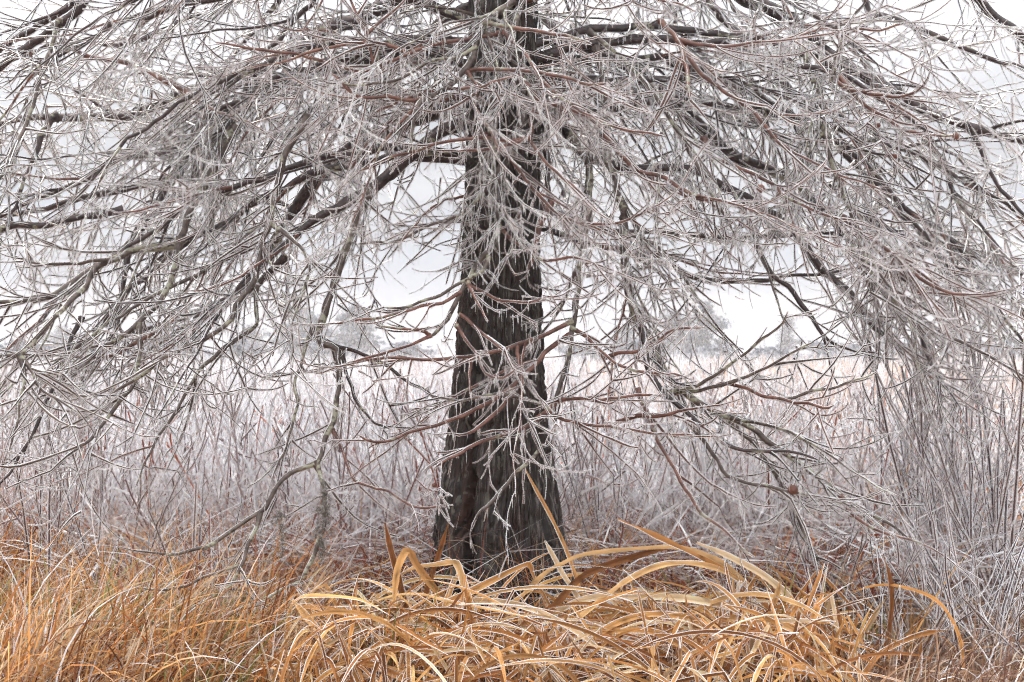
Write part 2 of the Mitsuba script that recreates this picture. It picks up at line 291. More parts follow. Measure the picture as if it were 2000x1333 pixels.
    (R_, -.3, -.6, 22, .30, [(1328, 78, 8), (1400, 92, 8), (1460, 90, 7), (1520, 75, 7), (1578, 62, 5), (1640, 62, 5), (1720, 58, 5), (1800, 42, 3)]),
    (R_, -.3, -.55, 24, .30, [(1330, 85, 9), (1370, 140, 9), (1410, 175, 8), (1470, 220, 7), (1530, 280, 6), (1620, 330, 5), (1720, 370, 4)]),
    (R_, -.15, -.5, 24, .30, [(1375, 270, 9), (1385, 295, 9), (1430, 320, 8), (1500, 350, 7), (1570, 400, 6), (1640, 430, 4)]),
    (R_, -.2, -.6, 22, .32, [(1630, 155, 8), (1655, 178, 8), (1700, 185, 7), (1755, 190, 6), (1795, 178, 5), (1820, 140, 4)]),
    (R_, -.2, -.6, 22, .32, [(1640, 150, 8), (1680, 200, 8), (1720, 228, 7), (1770, 252, 6), (1830, 262, 5), (1868, 266, 5)]),
    (G, -.2, -.6, 14, .30, [(1625, 155, 8), (1632, 120, 8), (1642, 85, 7), (1655, 50, 6), (1690, 10, 5), (1720, -30, 4)]),
    (D, .3, .1, 22, .32, [(1780, 250, 10), (1830, 300, 10), (1850, 350, 9), (1870, 390, 9), (1905, 430, 8), (1950, 480, 6), (2020, 560, 4)]),
    (D, .1, .0, 20, .30, [(1896, 250, 9), (1920, 300, 9), (1945, 350, 8), (1985, 400, 7), (2030, 450, 4)]),
    (D, .4, .3, 26, .34, [(1690, 420, 12), (1740, 450, 12), (1800, 480, 11), (1870, 490, 10), (1940, 505, 9), (2020, 540, 6)]),
    (R_, -.2, -.5, 24, .30, [(1640, 420, 9), (1720, 480, 9), (1780, 530, 8), (1830, 560, 7), (1880, 575, 6), (1960, 570, 4)]),
    (G, -.2, -.4, 26, .32, [(1660, 480, 9), (1720, 560, 9), (1790, 620, 8), (1880, 670, 7), (1960, 710, 5), (2040, 760, 3)]),
    (D, .2, .1, 22, .30, [(1700, 350, 10), (1780, 410, 10), (1850, 460, 9), (1920, 560, 8), (1970, 640, 6), (2030, 700, 4)]),
    (R_, -.3, -.6, 20, .30, [(1180, 260, 8), (1240, 330, 9), (1300, 350, 9), (1370, 390, 8), (1440, 400, 6), (1500, 430, 4)]),
    (G, -.3, -.5, 22, .28, [(1150, 60, 9), (1230, 130, 9), (1290, 200, 9), (1350, 300, 8), (1390, 380, 7), (1430, 450, 5)]),
    # ---- in front of the trunk
    (G, -.2, -.7, 22, .32, [(1010, -60, 15), (999, 0, 14), (960, 28, 14), (939, 60, 13), (928, 81, 13), (921, 116, 13), (904, 141, 12), (861, 176, 11), (823, 194, 10), (809, 226, 9), (802, 261, 7), (800, 300, 4)]),
    (G, -.2, -.5, 22, .28, [(1030, -40, 13), (1012, 40, 12), (1000, 90, 12), (985, 130, 8), (960, 170, 5)]),
    (R_, -.4, -.6, 12, .26, [(946, 42, 8), (1017, 51, 8), (1059, 60, 7), (1108, 70, 6), (1150, 85, 4)]),
    (R_, -.45, -.7, 14, .26, [(908, 138, 9), (967, 136, 8), (1055, 145, 8), (1100, 152, 7), (1144, 162, 6), (1190, 164, 5)]),
    (R_, -.5, -.7, 12, .24, [(866, 173, 6), (910, 171, 6), (960, 164, 6), (1003, 155, 4)]),
    (R_, -.55, -.7, 14, .26, [(823, 194, 7), (790, 195, 7), (756, 190, 7), (703, 187, 6), (668, 160, 5), (645, 140, 3)]),
    (R_, -.5, -.7, 10, .24, [(1013, 148, 9), (1034, 173, 9), (1048, 197, 8), (1043, 220, 8), (1038, 240, 8), (1033, 272, 7), (990, 283, 6), (950, 290, 5), (890, 300, 4)]),
    (R_, -.6, -.75, 10, .24, [(1033, 272, 7), (1055, 300, 6), (1080, 325, 6), (1108, 349, 5), (1144, 388, 4)]),
    (R_, -.55, -.7, 14, .26, [(1048, 194, 7), (1080, 204, 7), (1115, 215, 7), (1179, 240, 6), (1250, 261, 5), (1300, 272, 4)]),
    (R_, -.4, -.6, 16, .28, [(980, 62, 8), (928, 74, 8), (870, 82, 8), (826, 92, 7), (780, 112, 7), (752, 123, 7), (720, 136, 7), (690, 133, 7), (650, 123, 7), (589, 110, 6), (500, 95, 5), (420, 85, 3)]),
    (R_, -.55, -.6, 12, .26, [(722, 134, 6), (726, 118, 6), (713, 70, 6), (700, 40, 6), (685, 0, 5), (670, -60, 4)]),
    (R_, -.55, -.6, 12, .26, [(790, 100, 5), (752, 88, 7), (692, 84, 7), (650, 93, 6), (610, 100, 6), (560, 120, 4), (480, 135, 3)]),
    (R_, -.55, -.5, 10, .26, [(713, 68, 6), (740, 40, 5), (770, 15, 5), (800, -20, 4)]),
    (G, -.25, -.6, 9, .28, [(1040, 180, 13), (1027, 212, 13), (1015, 245, 13), (1003, 279, 13), (990, 310, 12), (978, 335, 12), (968, 374, 11), (969, 420, 11), (969, 458, 11), (943, 508, 10), (914, 550, 10), (897, 573, 9), (879, 606, 9), (855, 642, 8), (840, 656, 7)]),
    (R_, -.65, -.8, 8, .20, [(914, 550, 6), (925, 575, 6), (940, 605, 5), (953, 631, 4)]),
    (R_, -.65, -.8, 8, .22, [(840, 656, 6), (800, 645, 5), (760, 640, 4), (740, 637, 3)]),
    (R_, -.65, -.8, 8, .22, [(842, 656, 6), (790, 680, 5), (730, 695, 5), (690, 705, 3)]),
    (R_, -.65, -.8, 8, .22, [(900, 571, 6), (850, 595, 6), (790, 612, 5), (740, 622, 5), (650, 634, 4)]),
    (R_, -.5, -.75, 12, .24, [(1118, 627, 8), (1085, 645, 8), (1055, 656, 8), (985, 684, 8), (940, 694, 7), (897, 701, 7), (826, 701, 6), (760, 700, 5), (706, 701, 4)]),
    (R_, -.5, -.8, 12, .24, [(1112, 654, 8), (1073, 684, 9), (1031, 730, 9), (995, 758, 8), (932, 797, 8), (876, 821, 7), (809, 846, 6), (752, 867, 5), (703, 855, 4)]),
    (R_, -.5, -.8, 12, .22, [(1074, 802, 9), (1050, 818, 9), (1024, 834, 8), (960, 857, 8), (890, 888, 6), (850, 915, 4)]),
    (G, -.6, -.75, 12, .24, [(955, 500, 7), (943, 530, 7), (897, 553, 6), (847, 582, 6), (791, 603, 5), (745, 602, 4)]),
    (R_, -.55, -.7, 12, .22, [(915, 556, 6), (940, 568, 6), (975, 580, 6), (1024, 585, 5), (1075, 578, 4)]),
    (R_, -.65, -.75, 10, .22, [(897, 614, 6), (930, 642, 6), (960, 664, 6), (988, 685, 4)]),
    (R_, -.65, -.8, 10, .22, [(890, 634, 6), (910, 665, 6), (932, 698, 5), (950, 728, 5), (985, 738, 5), (1024, 712, 4)]),
    (G, -.6, -.75, 12, .22, [(1073, 800, 6), (1030, 782, 6), (988, 770, 6), (918, 778, 5), (860, 776, 4), (838, 770, 3)]),
    (R_, -.6, -.7, 6, .16, [(923, 700, 5), (916, 747, 6), (921, 780, 4)]),
    (R_, -.6, -.7, 6, .16, [(1011, 676, 5), (1016, 712, 6), (1024, 752, 4)]),
    (R_, -.6, -.75, 10, .22, [(1000, 762, 7), (992, 778, 8), (967, 807, 8), (932, 836, 6), (900, 850, 4)]),
    (R_, -.6, -.7, 12, .24, [(1030, 270, 6), (990, 276, 6), (950, 270, 6), (900, 275, 6), (847, 281, 6), (766, 310, 5), (703, 330, 4)]),
    (R_, -.5, -.7, 14, .26, [(912, 140, 7), (930, 170, 6), (928, 215, 6), (950, 250, 5), (985, 300, 4)]),
    (R_, -.5, -.7, 14, .26, [(985, 60, 6), (1030, 110, 6), (1060, 160, 6), (1120, 205, 5), (1170, 235, 4)]),
    (G, -.5, -.7, 14, .26, [(930, 90, 7), (890, 110, 7), (840, 118, 6), (780, 150, 6), (700, 165, 5), (620, 155, 4)]),
    (G, -.4, -.65, 14, .26, [(980, 320, 8), (940, 380, 7), (900, 420, 7), (850, 440, 6), (780, 470, 5), (700, 475, 4)]),
    (R_, -.4, -.65, 14, .26, [(990, 300, 7), (1040, 370, 7), (1090, 420, 6), (1160, 440, 6), (1230, 430, 5), (1290, 400, 4)]),
    (R_, -.4, -.65, 14, .26, [(972, 440, 7), (1010, 480, 6), (1060, 505, 6), (1120, 500, 5), (1180, 520, 4)]),
    (G, -.65, -.8, 3, .14, [(1060, 868, 6), (1045, 890, 7), (1003, 932, 7), (967, 976, 7), (943, 997, 6), (925, 1022, 4)]),
    (R_, -.5, -.8, 12, .24, [(1074, 802, 8), (1090, 784, 8), (1130, 780, 7), (1179, 783, 6), (1250, 775, 6), (1300, 770, 3)]),
    (R_, -.5, -.8, 12, .24, [(1074, 806, 7), (1120, 822, 7), (1179, 835, 6), (1260, 845, 5), (1350, 852, 4)]),
    (R_, -.5, -.8, 12, .24, [(1205, 825, 7), (1240, 815, 9), (1275, 812, 9), (1302, 811, 7), (1350, 800, 5), (1420, 795, 3)]),
    (R_, -.5, -.75, 10, .22, [(1115, 640, 7), (1150, 660, 7), (1185, 695, 6), (1230, 720, 6), (1290, 728, 5), (1350, 745, 4)]),
    (R_, -.5, -.75, 10, .22, [(1180, 700, 7), (1240, 690, 7), (1285, 670, 6), (1330, 645, 5), (1380, 640, 3)]),
    (D, .1, -.3, 8, .22, [(1060, 190, 14), (1066, 240, 13), (1068, 290, 12), (1072, 340, 9), (1064, 400, 6)]),
    (R_, -.25, -.4, 4, .14, [(1075, 395, 11), (1062, 420, 13), (1050, 455, 13), (1040, 500, 10), (1030, 530, 6)]),
]

LIMB = []          # (bark, samples (n, 4) with radius, twigs per metre, twig length, key)


def limb_tube(S, sides):
    P, r = S[:, :3], S[:, 3]
    n = len(P)
    w = meshkit.fbm(P * 26 + 5, 2, 7) - 0.5 + .9 * np.clip(meshkit.noise(P * 14, 17) - .72, 0, 1)
    r = r * (1 + 0.42 * w)
    r = r * (1 + .6 * np.exp(-np.arange(n) / 1.3))
    r[-1] = r[-1] * 0.35
    return tubes(P[None], r[None], sides)


def wig(S, amp):
    """Small crooks along a limb."""
    k = np.stack([meshkit.fbm(S[:, :3] * 5 + 11 * i, 2, 30 + i) - 0.5 + .55 * (meshkit.noise(S[:, :3] * 17 + 5 * i, 50 + i) - .5) for i in range(3)], -1)
    f = np.clip(np.linspace(0, 6, len(S)), 0, 1)[:, None]
    S = S.copy()
    S[:, :3] += k * amp * f
    return S


for m, d0, d1, dens, tl, pts in LIMBS:
    pts = np.array(pts, float)
    L = np.concatenate([[0], np.cumsum(np.linalg.norm(np.diff(pts[:, :2], axis=0), axis=1))])
    s = L / L[-1]
    Y = YT + d0 + (d1 - d0) * s**0.9
    P = np.array([[*at(x, y, yy), w * (.56 if m == D else .5) * yy / F] for (x, y, w), yy in zip(pts, Y)])
    LIMB.append((m, wig(spline(P, 0.024), 0.028), dens, tl))
n_traced = len(LIMB)

# short branches that veil the upper trunk
for k in range(20):
    az = -math.pi / 2 + rng.normal(0, .75)
    z0, ln, n = U(1.45, 2.6), U(.45, .85), 16
    s = np.linspace(0, 1, n)
    el = U(.0, .5) - U(.5, 1.2) * s
    aa = az + rng.normal(0, .5) * s + np.cumsum(rng.normal(0, .05, n))
    dP = np.stack([np.cos(aa) * np.cos(el), np.sin(aa) * np.cos(el), np.sin(el)], -1) * ln / n
    P = np.array([-0.03 + .12 * math.cos(az), YT + .12 * math.sin(az), z0]) + np.vstack([[0, 0, 0], np.cumsum(dP, 0)[:-1]])
    LIMB.append((R_ if U() < .65 else G, wig(spline(np.c_[P, U(.006, .009) * (1 - .6 * s)], .03), .03), 14, .26))
n_traced = len(LIMB)

# the limbs at the back of the crown and above the frame: same habit, out and then down
for k in range(58):
    az = U(-0.25, math.pi + 0.25) if k < 38 else U(0, 2 * math.pi)
    z0 = U(1.75, 3.3) if k < 38 else U(2.9, 5.2)
    ln = U(1.7, 3.0) * (1 if z0 < 3.5 else 0.75)
    if k < 38 and U() < 0.25:
        az = U(-0.4, 0.4) + (math.pi if U() < 0.5 else 0)
    n = 26
    s = np.linspace(0, 1, n)
    el = U(0.15, 0.5) - (U(1.1, 1.7)) * s**0.85
    aa = az + np.cumsum(rng.normal(0, 0.05, n))
    st = ln / n
    dP = np.stack([np.cos(aa) * np.cos(el), np.sin(aa) * np.cos(el), np.sin(el)], -1) * st
    P = np.array([-0.03, YT, z0]) + np.vstack([[0, 0, 0], np.cumsum(dP, 0)[:-1]])
    r = U(0.017, 0.027) * (1 - 0.85 * s)
    S = wig(spline(np.c_[P, r], 0.05), 0.06)
    lim = 0.95 - 0.10 * np.abs(S[:, 0])            # keep the open window under the crown
    S = S[:max(8, int((S[:, 2] > lim).argmin()) if (S[:, 2] <= lim).any() else len(S))]
    S[:, 3] *= np.clip((len(S) - np.arange(len(S))) / 10, .3, 1)
    LIMB.append((D, S, 13 if k < 38 else 6, .38))

keys = []
for k, (m, S, dens, tl) in enumerate(LIMB):
    keys.append(put(f'{TREE}__{number("limb")}', limb_tube(S, 9 if S[:, 3].max() > .012 else 7), m))

# lesser branches off the limbs
n_limbs = len(LIMB)
for k in range(n_limbs):
    m, S, dens, tl = LIMB[k]
    P = S[:, :3]
    L = np.concatenate([[0], np.cumsum(np.linalg.norm(np.diff(P, axis=0), axis=1))])
    if L[-1] < .7 or dens < 10:
        continue
    t, u, v = frames(P)
    for q in U(.15, .95, rng.poisson(L[-1] * (2.3 if dens > 19 else 2.0))):
        i = min(int(np.searchsorted(L, q * L[-1])), len(P) - 2)
        if np.linalg.norm(P[i, :2] - np.array([-0.04, YT])) < 0.2:
            continue
        lat = v[i] * (1 if U() < .5 else -1) * np.array([1, 1, .5]) + u[i] * rng.normal(0, .4)
        a = U(.4, 1.0)
        d = t[i] * math.cos(a) + lat * math.sin(a)
        n, ln = 14, U(.35, .85)
        B = np.empty((n, 3)); B[0] = P[i]
        for j in range(1, n):
            d = d / np.linalg.norm(d) + rng.normal(0, .09, 3) + np.array([0, 0, -.10 + .16 * j / n])
            B[j] = B[j - 1] + d / np.linalg.norm(d) * ln / (n - 1)
        if B[:, 1].min() < 4.2 or B[:, 2].min() < .45 or np.hypot(B[3:, 0] + .045, B[3:, 1] - YT).min() < .2:
            continue
        r = min(S[i, 3] * .65, U(.0045, .0075)) * np.linspace(1, .35, n)
        S2 = spline(np.c_[B, r], .03)
        m2 = m if U() < .5 else (G if U() < .4 else R_)
        put(keys[k] + '__branch', limb_tube(S2, 6), m2)
        LIMB.append((m2, S2, 17 if dens > 19 else 13, tl * .95))

# ------------------------------------------------------------------ twigs
NP = 8


def grow(p, d, ln, droop, lift, wob, curl=.0):
    """A twig from p along d: sags a little, then lifts at the tip, with small bends at the buds."""
    st = ln / (NP - 1)
    P = np.empty((NP, 3)); P[0] = p
    d = d / np.linalg.norm(d)
    w = rng.normal(0, wob, (NP, 3)) + rng.normal(0, 1, 3) * curl
    if curl and U() < .35:                      # a crook at a bud
        w[rng.integers(2, NP - 1)] += rng.normal(0, .38, 3)
    for i in range(1, NP):
        s = i / (NP - 1)
        d = d + w[i]
        d[2] += (-droop * (1 - s) + lift * s) * 0.22
        d /= np.linalg.norm(d)
        P[i] = P[i - 1] + d * st
    return P


TW = []            # (points, base radius, colour, depth class)
PAL = {D: np.array([[.024, .013, .015], [.052, .030, .027]]), G: np.array([[.050, .029, .021], [.105, .066, .049]]), R_: np.array([[.095, .038, .026], [.18, .085, .060]])}


def hue(m):
    a, b = PAL[m]
    return a + (b - a) * U()


def spawn(S, m, dens, tl, traced):
    P = S[:, :3]
    seg = np.linalg.norm(np.diff(P, axis=0), axis=1)
    L = np.concatenate([[0], np.cumsum(seg)])
    n = rng.poisson(dens * L[-1] * (0.54 if m == D else .88))
    t, u, v = frames(P)
    side = 1
    for q in np.sort(U(0.06, 1.0, n)):
        i = min(int(np.searchsorted(L, q * L[-1])), len(P) - 1)
        if np.linalg.norm(P[i, :2] - np.array([-0.04, YT])) < 0.14:
            continue
        side = -side if U() < 0.8 else side
        roll = rng.normal(0, 0.9)
        lat = (np.cos(roll) * v[i] + np.sin(roll) * u[i]) * side
        # outwards and rather flat, sweeping along the limb
        lat = lat * np.array([1, 1, 0.5 if m == D else .35]) + np.array([0, 0, -0.12])
        spread = U(0.25, 0.95) if U() < .62 else U(.8, 1.7)
        d = t[i] * math.cos(spread) + lat * math.sin(spread)
        ln = tl * U(0.5, 1.45) * (1.0 - 0.35 * q)
        r0 = min(S[i, 3] * 0.6, U(.0023, .0039))
        hang = U() < 0.13
        if hang:
            d = d * 0.5 + np.array([0, 0, -1.0])
        A = grow(P[i], d, ln, U(0.1, 0.8), U(0.2, 0.9), 0.05, .045)
        c = hue(m)
        TW.append((A, r0, c))
        # side twigs
        for b in range(rng.poisson(1.35)):
            j = rng.integers(1, NP - 1)
            dd = A[j + 1] - A[j]
            dd /= np.linalg.norm(dd)
            ax = rng.normal(0, 1, 3) * np.array([1, 1, .6])
            ax -= (ax @ dd) * dd
            ax /= np.linalg.norm(ax) + 1e-9
            sp = U(0.35, 1.15)
            B = grow(A[j], dd * math.cos(sp) + ax * math.sin(sp), ln * U(0.3, 0.7), U(0, .7), U(0.1, .8), 0.055, .05)
            TW.append((B, r0 * U(0.65, 0.9), c * U(.8, 1.15)))
            if U() < 0.35:
                j = rng.integers(2, NP - 2)
                dd = B[j + 1] - B[j]; dd /= np.linalg.norm(dd)
                C = grow(B[j], dd + rng.normal(0, .45, 3), ln * U(0.15, 0.35), U(0, .6), U(0, .8), 0.08)
                TW.append((C, r0 * U(0.5, 0.7), c * U(.8, 1.15)))


for k, (m, S, dens, tl) in enumerate(LIMB):
    spawn(S, m, dens, tl * 1.3, k < n_traced)

P = np.array([w[0] for w in TW])
r0 = np.array([w[1] for w in TW])
col = np.array([w[2] for w in TW])
ok = (P[:, :, 1].min(1) > 3.9) & (P[:, :, 2].min(1) > 0.12)
# no twig runs through the trunk
rad = np.hypot(P[:, 1:, 0] + 0.045, P[:, 1:, 1] - YT)
ok &= rad.min(1) > np.interp(P[:, :, 2].min(1), [0, .5, 1, 2, 6], [.30, .25, .20, .165, .03])
# two openings under the crown stay nearly free of twigs
mid = P[:, 4]
for x0, x1, z0, z1 in ((.72, 1.13, 1.07, 1.30), (-.52, -.22, 1.22, 1.46), (-.95, -.72, 1.6, 1.8)):
    xs = mid[:, 0] * YT / mid[:, 1]; zs = CAM[2] + (mid[:, 2] - CAM[2]) * YT / mid[:, 1]
    ok &= ~((xs > x0) & (xs < x1) & (zs > z0) & (zs < z1) & (U(0, 1, len(P)) < .8))
# outside the view the twigs thin out
offx = np.abs(mid[:, 0] / mid[:, 1] * F); offy = np.abs(CAM[2] - mid[:, 2]) / mid[:, 1] * F
ok &= (offx < 1120) & (offy < 800) | (U(0, 1, len(P)) < .25)
P, r0, col = P[ok], r0[ok], col[ok]
N = len(P)
s = np.linspace(0, 1, NP)
R = r0[:, None] * (1 - 0.38 * s**1.5)[None]
R[:, -1] *= 0.75
R[:, 0] *= 1.4
R *= 1 + .18 * rng.normal(0, 1, R.shape).clip(-1.5, 1.6)
_, u, v = frames(P)
shown = r0 * np.linalg.norm(P[:, -1] - P[:, 0], axis=1) / P[:, 3, 1] ** 2
xy = P.mean(1)
inside = (np.abs(xy[:, 0] / xy[:, 1] * F) < 980) & (np.abs((CAM[2] - xy[:, 2]) / xy[:, 1] * F + 690 - 666) < 640)
big = np.argsort(-(shown * inside))[:300]
isbig = np.zeros(N, bool); isbig[big] = True
print('twigs', N, 'limbs', len(LIMB))


def ice_sleeve(P, R, u, thick):
    """The glaze: a ridge of ice along the top of the twig and a drooping one under it."""
    n = len(P)
    k = 1 + 0.35 * rng.normal(0, 1, (n, NP)).clip(-1.5, 1.5) * 0.7
    ra = (.0018 * thick[:, None] * (0.9 + 0.1 * k)) * np.clip(R / .0034, .5, 1.15)
    rb = (.0017 * thick[:, None] * k) * np.clip(R / .0034, .5, 1.15)
    a = tubes(P + u * (R + ra * .55)[..., None], ra, 3, 0.0)
    b = tubes(P - u * (R + rb * .55)[..., None], rb, 3, 0.5)
    return join([a, b])


def clear_sleeve(P, R, u, thick):
    """A sleeve of clear ice all round the twig, sagging a little."""
    k = 1 + 0.25 * rng.normal(0, 1, (len(P), NP)).clip(-1.5, 1.5)
    return tubes(P - u * (R * .25)[..., None], R * (1 + .6 * thick[:, None] * k) + .0007, 4)


def core(P, R, c, sides):
    V, Fc = tubes(P, R, sides)
    return V, Fc, np.repeat(c, NP * sides, axis=0)


thick = U(0.75, 1.35, N)
for i in big:
    key = put(f'{TREE}__{number("twig")}', core(P[i:i + 1], R[i:i + 1], col[i:i + 1], 6), 'twig_bark')
    put(key + '__ice', ice_sleeve(P[i:i + 1], R[i:i + 1], u[i:i + 1], thick[i:i + 1]), 'ice')
rest = ~isbig
behind = rest & (P[:, 3, 1] + .12 * rng.normal(0, 1, N) > YT - .12)
put(f'{TREE}__clear_ice', clear_sleeve(P[behind], R[behind], u[behind], thick[behind]), 'clear_ice', kind='stuff', label='clear ice sleeves round the twigs further back')
fore = rest & ~behind
put(f'{TREE}__small_twigs', core(P[rest], R[rest], col[rest], 3), 'twig_bark', kind='stuff', label='mass of fine bare twigs')
put(f'{TREE}__ice_glaze', ice_sleeve(P[fore], R[fore], u[fore], thick[fore]), 'ice', kind='stuff', label='white ice glaze along the nearer twigs')


# icicles: rows of little teeth under the twigs and limbs
def icicles(base, ln, r):
    n = len(base)
    z = np.array([0.2, -0.35, -0.75, -1.0]); w = np.array([1.1, .68, .52, .16])
    Q = base[:, None] + np.stack([rng.normal(0, .03, (n, 4)) * ln[:, None] * np.abs(z), rng.normal(0, .03, (n, 4)) * ln[:, None] * np.abs(z), np.zeros((n, 4))], -1)
    Q[:, :, 2] += z[None] * ln[:, None]
    return tubes(Q, r[:, None] * w[None], 3)


front = np.where(P[:, 3, 1] < YT + 0.1)[0]
base = []
for i in front:
    if abs(xy[i, 0]) < 1.2 and U() < 0.55 or U() < 0.16:
        L = np.linalg.norm(P[i, -1] - P[i, 0])
        t = (P[i, -1] - P[i, 0]) / L
        if abs(t[2]) < 0.75:
            n = int(L / U(.016, .036))
            q = U(0, NP - 1.01, n)
            j = q.astype(int)
            pt = P[i, j] + (P[i, j + 1] - P[i, j]) * (q - j)[:, None]
            base.append(np.c_[pt - np.array([0, 0, 1.2]) * R[i, j][:, None], R[i, j]])
for m, S, dens, tl in LIMB:
    if S[:, 1].mean() < YT + 0.4:
        t, _, _ = frames(S[:, :3])
        for i in range(2, len(S) - 1):
            if abs(t[i, 2]) < 0.8 and U() < 0.55:
                base.append(np.r_[S[i, :3] - np.array([0, 0, .92 * S[i, 3]]), min(S[i, 3] * .4, .0032)][None])
base = np.vstack(base)
ln = rng.gamma(2.0, .0095, len(base)).clip(.006, .08)
put(f'{TREE}__icicles', icicles(base[:, :3], ln, np.clip(base[:, 3] * .8, .0015, .0030)), 'ice', kind='stuff', label='rows of small icicles hanging under the branches')
# ice ridges lying along the limbs
ridges = []
for m, S, dens, tl in LIMB:
    _, u_, v_ = frames(S[:, :3])
    for sgn, rr in ((1, .22), (-1, .18)):
        off = S[:, :3] + u_ * (S[:, 3] * .93 * sgn)[:, None] + v_ * (S[:, 3] * .25)[:, None]
        w = np.clip(S[:, 3] * rr, .0012, .0026) * (0.35 + 1.1 * meshkit.noise(S[:, :3] * 25 + 40 * sgn, 3))
        ridges.append(tubes(off[None], w[None], 3))
put(f'{TREE}__limb_ice', join(ridges), 'ice', kind='stuff', label='ridges of ice along the limbs')


# cones: little scaly balls
def cone_mesh(c, r):
    m = trimesh.creation.icosphere(3, 1.0)
    V = np.array(m.vertices)
    # scales as raised plates between the points of a Fibonacci sphere
    k = np.arange(26); ph = k * 2.39996; zz = 1 - 2 * (k + .5) / 26
    C = np.stack([np.sqrt(1 - zz**2) * np.cos(ph), np.sqrt(1 - zz**2) * np.sin(ph), zz], 1)
    dd = np.sort(np.arccos(np.clip(V @ C.T, -1, 1)), 1)
    h = np.clip((dd[:, 1] - dd[:, 0]) * 2.2, 0, 1)
    return V * (r * (0.86 + 0.16 * h**.6))[:, None] + c, np.array(m.faces)


scene['cone_brown'] = {'type': 'principled', 'base_color': tex(lambda p, n, uv: mix((.10, .035, .022), (.26, .10, .065), fbm(p.x * 120, p.y * 120, p.z * 120, 2))), 'roughness': .45, 'clearcoat': .6}
for x, y, d, rr in ((1486, 369, -.5, .016), (1868, 266, -.6, .012), (1800, 570, -.45, .014), (1548, 957, -.65, .018), (1716, 245, -.3, .010), (848, 948, -.6, .008), (1513, 267, -.2, .010), (1748, 305, -.3, .010)):
    put(f'{TREE}__{number("cone")}', cone_mesh(at(x, y, YT + d), rr), 'cone_brown')


# ------------------------------------------------------------------ ground
def ground():
    ys = np.concatenate([np.linspace(-6, 14, 90), np.geomspace(14.6, 900, 60)])
    xs = np.concatenate([-np.geomspace(700, 9.5, 36), np.linspace(-9, 9, 90), np.geomspace(9.5, 700, 36)])
    X, Yg = np.meshgrid(xs, ys)
    Z = 0.10 * (meshkit.fbm(np.stack([X * .7, Yg * .7, X * 0], -1), 3, 8) - .5) * np.clip(20 / (np.abs(Yg) + 1), 0, 1)
    i, j = np.meshgrid(np.arange(len(ys) - 1), np.arange(len(xs) - 1), indexing='ij')
    w = len(xs)
    q = np.stack([i * w + j, i * w + j + 1, (i + 1) * w + j + 1, (i + 1) * w + j], -1).reshape(-1, 4)
    return np.stack([X, Yg, Z], -1).reshape(-1, 3), np.vstack([q[:, [0, 1, 2]], q[:, [0, 2, 3]]])


put('marsh_ground', ground(), 'marsh_floor', kind='structure', label='marsh floor of dead thatch and frost')


# ------------------------------------------------------------------ grasses
def blades(base, az, lean, bend, ln, wd, seg, c0, c1, frost_from=2.0, fold=False, face=None, power=1.4, taper=1.6):
    """N leaf blades. Each leaves base leaning by lean (radians from upright) towards az and bends over by bend more along its length; colours run from c0 to c1 past frost_from."""
    n = len(base)
    s = np.linspace(0, 1, seg + 1)
    th = lean[:, None] + bend[:, None] * s[None]**power
    d = np.stack([np.sin(th) * np.cos(az)[:, None], np.sin(th) * np.sin(az)[:, None], np.cos(th)], -1)
    st = ln[:, None, None] / seg
    P = base[:, None] + np.concatenate([np.zeros((n, 1, 3)), np.cumsum((d[:, :-1] + d[:, 1:]) / 2 * st, 1)], 1)
    return ribbon(P, d, wd, c0, c1, frost_from, fold, face, taper, az)


def ribbon(P, d, wd, c0, c1, frost_from, fold, face, taper, az):
    n, m, _ = P.shape
    s = np.linspace(0, 1, m)
    h = np.stack([-np.sin(az), np.cos(az), np.zeros(n)], -1)[:, None]
    nn = np.cross(d, np.broadcast_to(h, d.shape))
    fc = (U(-1.2, 1.2, n) if face is None else face)[:, None, None] + U(-.8, .8, n)[:, None, None] * s[None, :, None]
    side = np.cos(fc) * h + np.sin(fc) * nn
    nor = -np.sin(fc) * h + np.cos(fc) * nn
    w = wd[:, None] / 2 * np.clip(1 - s**taper, 0.06, 1)[None] * (0.75 + 0.25 * np.clip(s * 6, 0, 1))[None]
    rows = [P - side * w[..., None], P + side * w[..., None]]
    if fold:
        rows.insert(1, P - nor * (w * .55)[..., None])
    k = len(rows)
    V = np.stack(rows, 2).reshape(-1, 3)
    i, j = np.meshgrid(np.arange(m - 1), np.arange(k - 1), indexing='ij')
    q = np.stack([i * k + j, i * k + j + 1, (i + 1) * k + j + 1, (i + 1) * k + j], -1).reshape(-1, 4)
    f = np.vstack([q[:, [0, 1, 2]], q[:, [0, 2, 3]]])
    Fc = (f[None] + (np.arange(n) * m * k)[:, None, None]).reshape(-1, 3)
    t = np.clip((s[None] - np.reshape(frost_from, (-1, 1))) * 4, 0, 1)[..., None]
    C = c0[:, None] * (1 - t) + c1[:, None] * t
    return V, Fc, np.repeat(C.reshape(-1, 3), k, axis=0)


def scatter(n, y0, y1, lo=-1080, hi=1080, power=1.0):
    """n places on the marsh floor between two distances, within a span of picture columns round the middle."""
    a = y0 + (y1 - y0) * U(0, 1, n)**power
    x = U(lo, hi, n) / F * a
    return np.stack([x, a, np.full(n, -0.03)], -1)


def pick(n, cols, jitter=.18):
    cols = np.array(cols, float)
    return cols[rng.integers(0, len(cols), n)] * (1 + jitter * rng.normal(0, 1, (n, 1))).clip(.5, 1.5)


